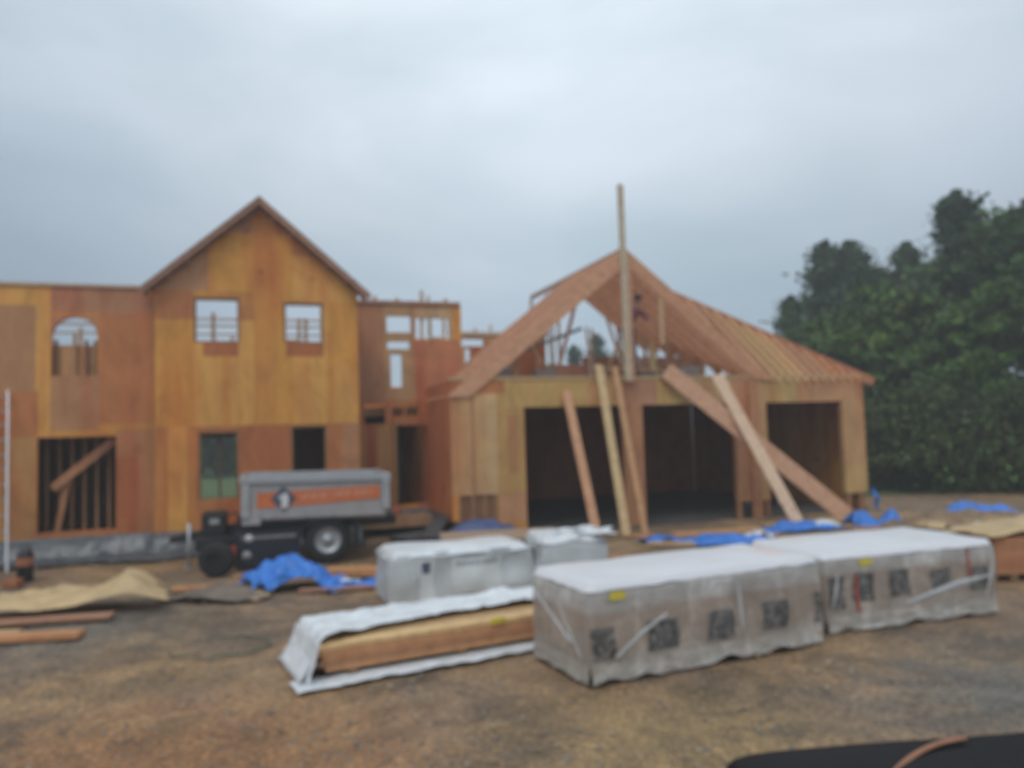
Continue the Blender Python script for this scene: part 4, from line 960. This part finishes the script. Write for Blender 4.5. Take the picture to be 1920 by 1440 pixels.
# ------------------------------------------------------------------ worker in the garage attic
def person():
    base = W(2.98, .40, 3.75)
    root = empty('person', base, ROT, 'worker in a dull red shirt and dark cap leaning out behind the tall garage post', 'person')
    # skeleton in root space: x along facade, y away from the camera, z up
    J = {'pel': (0.02, .0, 1.0), 'wa': (.05, -.01, 1.15), 'ch': (.17, -.03, 1.42), 'nk': (.24, -.05, 1.60), 'hd': (.27, -.07, 1.70), 'ht': (.28, -.08, 1.83),
         'shL': (.02, -.03, 1.49), 'elL': (-.06, -.12, 1.25), 'wrL': (-.12, -.22, 1.42), 'shR': (.36, -.04, 1.46), 'elR': (.50, -.16, 1.24), 'wrR': (.40, -.34, 1.14),
         'hpL': (-.08, .0, .95), 'knL': (-.10, -.06, .52), 'anL': (-.12, .0, .10), 'toL': (-.12, -.16, .03), 'hpR': (.11, .0, .95), 'knR': (.12, -.08, .52), 'anR': (.12, .02, .10), 'toR': (.13, -.14, .03)}
    def skin(name, names, edges, radii, mat, rootname, extra=(), parent=root, sub=2):
        me = bpy.data.meshes.new(name); idx = {n: i for i, n in enumerate(names)}
        me.from_pydata([J[n] for n in names], [(idx[a], idx[b]) for a, b in edges], [])
        me.materials.append(M[mat]); o = bpy.data.objects.new(name, me); COL.objects.link(o); o.parent = parent
        md = o.modifiers.new('skin', 'SKIN'); md.use_smooth_shade = True
        for n, i in idx.items():
            sv = me.skin_vertices[0].data[i]; r = radii[n]; sv.radius = r if isinstance(r, tuple) else (r, r); sv.use_root = (n == rootname)
        s = o.modifiers.new('sub', 'SUBSURF'); s.levels = sub; s.render_levels = sub
        return o
    # hands: five fingers each rooted in the palm
    def hand(w, e, tagn, sgn):
        w_ = Vector(J[w]); d = (w_-Vector(J[e])).normalized(); sd = d.cross(Vector((0, 0, 1))).normalized()*sgn; dn = d.cross(sd)
        J[tagn+'p'] = tuple(w_+d*.06); ns = [tagn+'p']; es = [(w, tagn+'p')]; rs = {tagn+'p': (.036, .018)}
        for k in range(4):
            o = sd*(-.03+.02*k); l = (.065, .078, .074, .058)[k]
            a, b, c = tagn+'f%da' % k, tagn+'f%db' % k, tagn+'f%dc' % k
            J[a] = tuple(w_+d*.09+o); J[b] = tuple(w_+d*(.09+l*.5)+o*1.1+dn*.012); J[c] = tuple(w_+d*(.09+l*.85)+o*1.1+dn*.035)
            ns += [a, b, c]; es += [(tagn+'p', a), (a, b), (b, c)]; rs.update({a: .009, b: .009, c: .008})
        a, b = tagn+'ta', tagn+'tb'; J[a] = tuple(w_+d*.045-sd*.04); J[b] = tuple(w_+d*.08-sd*.06+dn*.02); ns += [a, b]; es += [(tagn+'p', a), (a, b)]; rs.update({a: .011, b: .009})
        return ns, es, rs
    nL, eL, rL = hand('wrL', 'elL', 'hL', 1); nR, eR, rR = hand('wrR', 'elR', 'hR', -1)
    names = ['pel', 'wa', 'ch', 'nk', 'hd', 'ht', 'shL', 'elL', 'wrL', 'shR', 'elR', 'wrR', 'hpL', 'knL', 'anL', 'hpR', 'knR', 'anR']+nL+nR
    edges = [('pel', 'wa'), ('wa', 'ch'), ('ch', 'nk'), ('nk', 'hd'), ('hd', 'ht'), ('ch', 'shL'), ('shL', 'elL'), ('elL', 'wrL'), ('ch', 'shR'), ('shR', 'elR'), ('elR', 'wrR'), ('pel', 'hpL'), ('hpL', 'knL'), ('knL', 'anL'), ('pel', 'hpR'), ('hpR', 'knR'), ('knR', 'anR')]+eL+eR
    rad = dict(pel=(.13, .095), wa=(.12, .085), ch=(.13, .09), nk=.052, hd=(.075, .085), ht=(.06, .07), shL=.06, elL=.042, wrL=.028, shR=.06, elR=.042, wrR=.028, hpL=.085, knL=.058, anL=.04, hpR=.085, knR=.058, anR=.04); rad.update(rL); rad.update(rR)
    body = skin('body', names, edges, rad, 'skin', 'pel')
    # shirt, trousers, boots, cap follow the same joints slightly larger
    J['slL'] = tuple(Vector(J['elL']).lerp(Vector(J['wrL']), .75)); J['slR'] = tuple(Vector(J['elR']).lerp(Vector(J['wrR']), .75))
    J['cn'] = tuple(Vector(J['ch']).lerp(Vector(J['nk']), .55)); J['hem'] = (0.03, 0, .98)
    skin('shirt', ['hem', 'wa', 'ch', 'cn', 'shL', 'elL', 'slL', 'shR', 'elR', 'slR'], [('hem', 'wa'), ('wa', 'ch'), ('ch', 'cn'), ('ch', 'shL'), ('shL', 'elL'), ('elL', 'slL'), ('ch', 'shR'), ('shR', 'elR'), ('elR', 'slR')],
         dict(hem=(.155, .12), wa=(.15, .11), ch=(.16, .115), cn=.085, shL=.078, elL=.058, slL=.045, shR=.078, elR=.058, slR=.045), 'redshirt', 'hem', sub=1)
    skin('trousers', ['pel', 'hpL', 'knL', 'anL', 'hpR', 'knR', 'anR'], [('pel', 'hpL'), ('hpL', 'knL'), ('knL', 'anL'), ('pel', 'hpR'), ('hpR', 'knR'), ('knR', 'anR')],
         dict(pel=(.15, .115), hpL=.10, knL=.075, anL=.062, hpR=.10, knR=.075, anR=.062), 'jeans', 'pel', sub=1)
    for s in 'LR':
        skin('boot', ['an'+s, 'to'+s], [('an'+s, 'to'+s)], {'an'+s: .055, 'to'+s: .045}, 'cap', 'an'+s, sub=1)
    h = Vector(J['ht'])
    c = MB(); c.lathe(h+Vector((0, .01, -.03)), (0, 0, 1), [(-.02, .108), (.03, .104), (.075, .075), (.095, .0)], 18); c.box(h.x-.06, h.x+.06, h.y-.19, h.y-.09, h.z-.05, h.z-.038); c.build('cap', 'cap', root)
    f = MB(); hc = Vector(J['hd'])+Vector((.0, 0, .03))
    f.lathe(hc+Vector((0, -.085, -.01)), (0, -1, -.3), [(0, .016), (.03, .004)], 8); 
    for sx in (-1, 1): f.lathe(hc+Vector((sx*.085, .0, .0)), (sx, 0, 0), [(0, .028), (.012, .02), (.014, 0)], 10)
    f.build('nose_and_ears', 'skin', body)
    e = MB()
    for sx in (-1, 1): e.lathe(hc+Vector((sx*.032, -.078, .02)), (0, -1, 0), [(0, .012), (.006, .007), (.007, 0)], 8)
    e.box(hc.x-.025, hc.x+.025, hc.y-.088, hc.y-.075, hc.z-.055, hc.z-.048); e.build('eyes_and_mouth', 'cap', body)
    st = MB(); st.box(-.4, .8, -.35, .35, -.27, .0, (.4, .24, .14)); return st, base
st, base = person()
# trestle the worker stands on
sc = MB()
for p in ((2.5, .25), (3.65, .25), (2.5, .85), (3.65, .85)): sc.box(p[0]-.04, p[0]+.04, p[1]-.04, p[1]+.04, 3.475, 3.71, (.42, .26, .15))
sc.box(2.4, 3.8, .18, .92, 3.712, 3.75, (.45, .28, .16)); 
pt_ = empty('work_trestle', W(0, 0, 0), ROT, 'low plank trestle in the garage attic under the worker', 'trestle'); sc.build('trestle_boards', 'lum', pt_)
# re-seat trestle origin
off = W(3.1, .55, 3.475); 
for ch in pt_.children:
    c_, s_r = math.cos(ROT), math.sin(ROT)
    for v in ch.data.vertices: v.co = Vector((v.co.x-3.1, v.co.y-.55, v.co.z-3.475))
pt_.location = off

# ------------------------------------------------------------------ dark car, nose at the lower right
def car():
    t = empty('parked_car', (.74, 2.22, 0), 0, 'dark car whose bonnet corner shows at the bottom right', 'car')
    # stations along x (nose -> tail): x, half width, z of sill, belt, bonnet/roof height
    st = [(0.0, .88, .42, .88, .97), (.04, .91, .32, .97, 1.05), (.28, .89, .26, .99, 1.07), (.6, .90, .24, 1.0, 1.09), (1.1, .91, .24, 1.0, 1.10), (1.45, .92, .24, 1.02, 1.13), (2.1, .92, .24, 1.02, 1.44), (2.6, .92, .24, 1.03, 1.50), (3.4, .92, .24, 1.03, 1.49), (4.1, .91, .26, 1.03, 1.25), (4.5, .86, .30, 1.0, 1.10), (4.68, .78, .38, .8, .9)]
    def sec(s):
        x, w, z0, zb, zt = s; cab = zt > 1.15
        tw = .66 if cab else w*.90
        half = [(w*.80, z0), (w*.97, z0+.10), (w, (z0+zb)/2), (w*.985, zb-.03), (w*.955, zb), (tw+.02 if cab else w*.93, (zb+zt)/2+.01 if not cab else zt-.10), (tw*.92, zt-.012), (tw*.5, zt+.008), (0, zt+.012)]
        return [(x, y, z) for y, z in half]+[(x, -y, z) for y, z in reversed(half[:-1])]
    mb = MB(); S = [sec(s) for s in st]; n = len(S[0]); i = 0
    for s in S: mb.v += s
    for k in range(len(S)-1):
        for j in range(n):
            j2 = (j+1) % n; mb.f.append((k*n+j, (k+1)*n+j, (k+1)*n+j2, k*n+j2)); mb.c.append((0,)*3); mb.sm.append(True)
    mb.f.append(tuple(range(n))); mb.f.append(tuple((len(S)-1)*n+j for j in reversed(range(n)))); mb.c += [(0,)*3]*2; mb.sm += [True]*2
    b = mb.build('body', 'carbody', t); b.scale = (1, 1, 1.02); s = b.modifiers.new('sub', 'SUBSURF'); s.levels = 2; s.render_levels = 2
    for s_ in (-1, 1):
        g_ = MB(); y = s_*.80
        g_.face([(1.75, s_*.90, 1.06), (3.9, s_*.90, 1.06), (3.5, s_*.715, 1.40), (2.25, s_*.715, 1.40)]); g_.build('side_window', 'glass', t, solid=.01)
        hl = MB(); hl.lathe((.10, s_*.58, .70), (-1, s_*.3, 0), [(-.02, .11), (.02, .10), (.045, .06), (.05, 0)], 18); hl.build('headlight', 'lamp_lens', t)
        mr = MB(); mr.box(1.75, 1.87, s_*1.0-.09, s_*1.0+.09, 1.03, 1.17); mr.build('mirror', 'carbody', t, bevel=.03)
        for x in (.85, 3.75):
            w = MB(); w.lathe((x, s_*.80, .33), (0, s_, 0), [(-.11, .2), (-.11, .30), (-.08, .33), (.08, .33), (.115, .29), (.115, .21)], 28); wo = w.build('wheel', 'rubber', t)
            r_ = MB(); r_.lathe((x, s_*.80, .33), (0, s_, 0), [(.10, .215), (.09, .19), (.04, .12), (.06, .05), (.065, 0)], 24); r_.build('rim', 'alu', wo)
    ws = MB(); ws.face([(1.52, -.74, 1.125), (1.52, .74, 1.125), (2.05, .60, 1.45), (2.05, -.60, 1.45)]); ws.build('windscreen', 'glass', t, solid=.01)
    gr = MB(); gr.box(-.03, .03, -.36, .36, .50, .66); gr.build('grille', 'black', t, bevel=.02)
car()

# ------------------------------------------------------------------ trees
def crown_mesh(name, seed, H, Rr, conif, n=9000, leaf=.17, base=(.045, .075, .035)):
    r = random.Random(seed); mb = MB()
    clumps = []
    nb = 240 if conif else 110
    for k in range(nb):
        f = r.random()**.85
        z = H*(.06+.92*f)
        prof = (1-f)**.62*.92+.05 if conif else math.sin(math.pi*min(1, (.10+.88*f)))**.55
        a = r.uniform(0, 6.283); rad = Rr*prof*r.uniform(.25, 1.08)
        s = (r.uniform(.22, .5) if conif else r.uniform(.45, .95))*(.55+.6*(1-f) if conif else .85)
        clumps.append((Vector((math.cos(a)*rad, math.sin(a)*rad, z)), s, r.uniform(.5, 1.7)))
    for _ in range(n):
        c, s, k = clumps[int(r.random()*nb)]
        v = Vector([max(-1.7, min(1.7, r.gauss(0, q))) for q in (1, 1, .62)])*s*.52
        p = c+v; l = leaf*.85*r.uniform(.6, 1.4)
        if conif:      # feathery boughs reaching out from the trunk and drooping
            t = r.random()**.55; rr_ = math.hypot(c.x, c.y)+.25
            p = Vector((c.x*t, c.y*t, c.z-.22*rr_*t*t+.12*rr_))+Vector((r.gauss(0, .20), r.gauss(0, .20), r.gauss(0, .13)))*(.6+t)
            if r.random() < .10: z_ = H*(.80+.22*r.random()); p = Vector((r.gauss(0, 1)*.05*(H*1.04-z_)+r.gauss(0, .05), r.gauss(0, .12), z_))
        a = Vector((r.gauss(0, 1), r.gauss(0, 1), r.gauss(0, .7))).normalized(); b_ = a.cross(Vector((r.gauss(0, 1), r.gauss(0, 1), r.gauss(0, 1)))).normalized()
        col = tuple(x*k*r.uniform(.75, 1.25) for x in base)
        i = len(mb.v); mb.v += [tuple(p-a*l), tuple(p+b_*l*.55), tuple(p+a*l), tuple(p-b_*l*.55)]
        mb.f.append((i, i+1, i+2, i+3)); mb.c.append(col); mb.sm.append(False)
    return mb
def trunk_mb(seed, H):
    r = random.Random(seed); mb = MB()
    mb.tube([(0, 0, -.1), (.05, .02, H*.3), (-.04, .06, H*.62), (.02, 0, H*.93)], [.19, .15, .09, .03], 9)
    for k in range(14):
        z = H*r.uniform(.12, .85); a = r.uniform(0, 6.28); l = (1-z/H)*2.4+.5
        mb.tube([(0, 0, z), (math.cos(a)*l*.5, math.sin(a)*l*.5, z+l*.18), (math.cos(a)*l, math.sin(a)*l, z+l*.4)], [.05, .03, .01], 5)
    return mb
kinds = []
for i, (H, Rr, con, n, base) in enumerate(((11, 2.6, True, 15000, (.050, .095, .044)), (10, 2.9, False, 12000, (.060, .115, .036)), (11.5, 2.3, True, 14000, (.046, .085, .046)), (8, 2.6, False, 10000, (.068, .115, .036)), (3.2, 1.7, False, 4500, (.06, .085, .03)))):
    ro = empty('evergreen_tree' if con else ('bush' if i == 4 else 'leafy_tree'), (0, 0, 0))
    tk = trunk_mb(i+20, H*.96).build('trunk', 'bark', ro)
    cr = crown_mesh('crown', i+30, H, Rr, con, n, .16 if i != 4 else .11, base).build('crown', 'leaf', ro)
    kinds.append([ro, H, False])
def put_tree(kind, x, y, H, label, cat, group, wide=1.0):
    ro, H0, used = kinds[kind]
    if not used: o = ro; kinds[kind][2] = True
    else:
        o = ro.copy(); COL.objects.link(o)
        for ch in ro.children:
            c = ch.copy(); COL.objects.link(c); c.parent = o
    s = H/H0*.95; o.location = (x, y, 0); o.rotation_euler = (0, 0, rnd.uniform(0, 6.28)); o.scale = (s*wide, s*wide, s)
    tag(o, label, cat, group); return o
TG = 'trees behind the garage on the right'
# px anchors were measured at distance y: x = (px-960)/1443*y
T = [(0, 1490, 40, 9.3, 'short pointed dark tree just above the garage roof, leftmost of the tree line'), (0, 1560, 39, 12.0, 'dark evergreen with a narrow tip left of its twin topped neighbour'), (2, 1607, 38, 11.7, 'dark evergreen with a blunt round top right of the narrow tipped one'),
     (2, 1660, 41, 10.9, 'lower evergreen filling the gap between the two tree groups'), (0, 1715, 37, 11.3, 'dark evergreen with a pointed top left of the tallest tree'), (2, 1628, 36, 10.3, 'evergreen with several thin tips right of the blunt topped one'), (2, 1765, 39, 10.2, 'lower tree close behind the left side of the tallest tree'), (2, 1818, 31, 12.0, 'tallest green tree near the right edge'),
     (3, 1885, 30, 10.7, 'broad green tree at the right edge beside the tallest one'), (1, 1965, 28, 10.6, 'broad tree cut by the right edge of the view'), (3, 1560, 31, 7.0, 'leafy tree standing just right of the garage roof'), (1, 1640, 30, 8.0, 'leafy mid height tree in front of the evergreens'),
     (3, 1720, 29, 7.6, 'bushy green tree in front of the tallest tree, to its left'), (3, 1800, 27, 6.4, 'bushy green tree in front of the tallest tree, below its crown'), (1, 1880, 26, 7.2, 'leafy tree standing nearest the right edge in front'), (0, 1440, 45, 7.6, 'small evergreen peeking over the garage hip'), (1, 1500, 37, 7.2, 'leafy tree close behind the garage hip end'), (2, 2040, 33, 12, 'tall evergreen just outside the right edge')]
for k, px_, y, H, lb_ in T:
    put_tree(k, (px_-960)/1443*y*1.0, y, H, lb_, 'tree', TG, 1.22 if k in (0, 2) else 1.05)
for i, (px_, y, lb_) in enumerate(((1660, 26, 'low bush at the lawn edge just right of the garage corner'), (1720, 25.5, 'low bush at the lawn edge, second right of the garage corner'), (1780, 25, 'low bush at the lawn edge behind the faded tarp'), (1845, 24.5, 'low bush at the lawn edge right of the faded tarp'), (1905, 24.5, 'low bush at the lawn edge by the right edge'), (1960, 24, 'low bush just outside the right edge'))):
    put_tree(4, (px_-960)/1443*y, y, rnd.uniform(2.6, 3.6), lb_, 'bush', 'bushes along the foot of the tree line')
for i, (px_, y, H, k, lb_) in enumerate(((1078, 60, 9.3, 2, 'far evergreen top seen through the garage gable left of the post'), (1122, 58, 9.9, 0, 'far evergreen top seen through the garage gable nearest the post'), (1035, 64, 8.2, 1, 'far leafy treetop seen low through the garage gable'), (1150, 62, 8.6, 3, 'far leafy treetop seen behind the attic post'))):
    put_tree(k, (px_-960)/1443*y, y, H, lb_, 'tree', 'far trees seen through the garage gable')
for i, (px_, y, H, k) in enumerate(((375, 52, 6.0, 3), (405, 50, 6.2, 1), (440, 53, 5.8, 3), (340, 54, 6.0, 1))):
    put_tree(k, (px_-960)/1443*y, y, H, 'far tree seen through the lower left gable window, '+('left part', 'middle', 'right part', 'hidden by the wall edge')[i], 'tree', 'far trees seen through the house', 1.3)

# ------------------------------------------------------------------ haze
hz = MB(); hz.box(-60, 80, -6, 90, -1.2, 26)  # air haze volume, also added to imitate the milky veil of wet glass
hm = bpy.data.materials.new('haze'); hm.use_nodes = True; nt = hm.node_tree
nt.nodes.remove(nt.nodes['Principled BSDF'])
pv = nt.nodes.new('ShaderNodeVolumePrincipled'); pv.inputs['Density'].default_value = .0042; pv.inputs['Color'].default_value = (.95, .92, .90, 1); pv.inputs['Anisotropy'].default_value = .2
nt.links.new(pv.outputs[0], nt.nodes['Material Output'].inputs['Volume'])
HAZE = True
if HAZE:
    ho = hz.build('haze', hm); tag(ho, 'thin haze over the whole lot, also imitating the veil of wet glass', 'haze', kind='stuff')

# ------------------------------------------------------------------ sky, sun, camera
w = bpy.data.worlds.new('World'); scene.world = w; w.use_nodes = True; nt = w.node_tree
bgn = nt.nodes['Background']; out = nt.nodes['World Output']
sky = nt.nodes.new('ShaderNodeTexSky'); sky.sky_type = 'NISHITA'; sky.sun_disc = False
SUN_EL, SUN_AZ = R(55), R(200)     # azimuth clockwise from +Y: behind the camera, slightly left
sky.sun_elevation = SUN_EL; sky.sun_rotation = SUN_AZ
nt.links.new(sky.outputs[0], bgn.inputs['Color']); bgn.inputs['Strength'].default_value = .06
tc = nt.nodes.new('ShaderNodeTexCoord'); mp = nt.nodes.new('ShaderNodeMapping'); mp.inputs['Scale'].default_value = (1, 1, 2.1); mp.inputs['Location'].default_value = (1.3, .4, .6)
nt.links.new(tc.outputs['Generated'], mp.inputs[0])
n1 = nt.nodes.new('ShaderNodeTexNoise'); n1.inputs['Scale'].default_value = 1.9; n1.inputs['Detail'].default_value = 4; n1.inputs['Roughness'].default_value = .52; n1.inputs['Distortion'].default_value = .5
nt.links.new(mp.outputs[0], n1.inputs['Vector'])
cr = ramp(nt, [(.36, (.43, .515, .58)), (.50, (.50, .575, .64)), (.64, (.585, .645, .71))], n1.outputs['Fac'])
# overcast: darker blue-grey band near the horizon
sp = nt.nodes.new('ShaderNodeSeparateXYZ'); nt.links.new(tc.outputs['Generated'], sp.inputs[0])
zr = ramp(nt, [(.03, (.56, .60, .65)), (.15, (.61, .66, .71)), (.34, (.94, .95, .96)), (.60, (1.08, 1.08, 1.07))], sp.outputs[2])
cc = mix(nt, cr.outputs[0], zr.outputs[0], 1, 'MULTIPLY')
ab = nt.nodes.new('ShaderNodeMath'); ab.operation = 'SUBTRACT'; nt.links.new(sp.outputs[0], ab.inputs[0]); ab.inputs[1].default_value = .06
a2 = nt.nodes.new('ShaderNodeMath'); a2.operation = 'ABSOLUTE'; nt.links.new(ab.outputs[0], a2.inputs[0])
ar_ = ramp(nt, [(0, (1.34, 1.32, 1.30)), (.22, (1.16, 1.16, 1.15)), (.6, (.78, .82, .86))], a2.outputs[0])
cc = mix(nt, cc, ar_.outputs[0], 1, 'MULTIPLY')
bg2 = nt.nodes.new('ShaderNodeBackground'); nt.links.new(cc, bg2.inputs['Color']); bg2.inputs['Strength'].default_value = 1.17
ms = nt.nodes.new('ShaderNodeMixShader'); ms.inputs[0].default_value = .9
nt.links.new(bgn.outputs[0], ms.inputs[1]); nt.links.new(bg2.outputs[0], ms.inputs[2]); nt.links.new(ms.outputs[0], out.inputs['Surface'])

sl = bpy.data.lights.new('sun', 'SUN'); sl.energy = .9; sl.angle = R(25); sl.color = (1, .96, .9)
so = bpy.data.objects.new('sun', sl); COL.objects.link(so)
dirv = Vector((math.sin(SUN_AZ)*math.cos(SUN_EL), math.cos(SUN_AZ)*math.cos(SUN_EL), math.sin(SUN_EL)))
so.rotation_euler = dirv.to_track_quat('Z', 'Y').to_euler(); so.location = (0, 0, 30)

cam = bpy.data.cameras.new('camera'); co = bpy.data.objects.new('camera', cam); COL.objects.link(co)
cam.sensor_width = 36; cam.lens = 36*1443/1920; cam.clip_end = 4000; cam.clip_start = .05
p, a = R(3.65), R(1.75)
F0 = Vector((0, math.cos(p), math.sin(p))); U0 = Vector((0, -math.sin(p), math.cos(p))); X = Vector((1, 0, 0))
Rr_ = X*math.cos(a)-U0*math.sin(a); Up = X*math.sin(a)+U0*math.cos(a)
m = Matrix(((Rr_.x, Up.x, -F0.x, 0), (Rr_.y, Up.y, -F0.y, 0), (Rr_.z, Up.z, -F0.z, 2.3), (0, 0, 0, 1)))
co.matrix_world = m
cam.dof.use_dof = True; cam.dof.focus_distance = .30; cam.dof.aperture_fstop = 10.5
scene.camera = co
scene.render.engine = 'CYCLES'
scene.view_settings.view_transform = 'Standard'; scene.view_settings.look = 'None'; scene.view_settings.exposure = .27; scene.view_settings.gamma = 1
scene.cycles.volume_bounces = 0; scene.cycles.max_bounces = 6
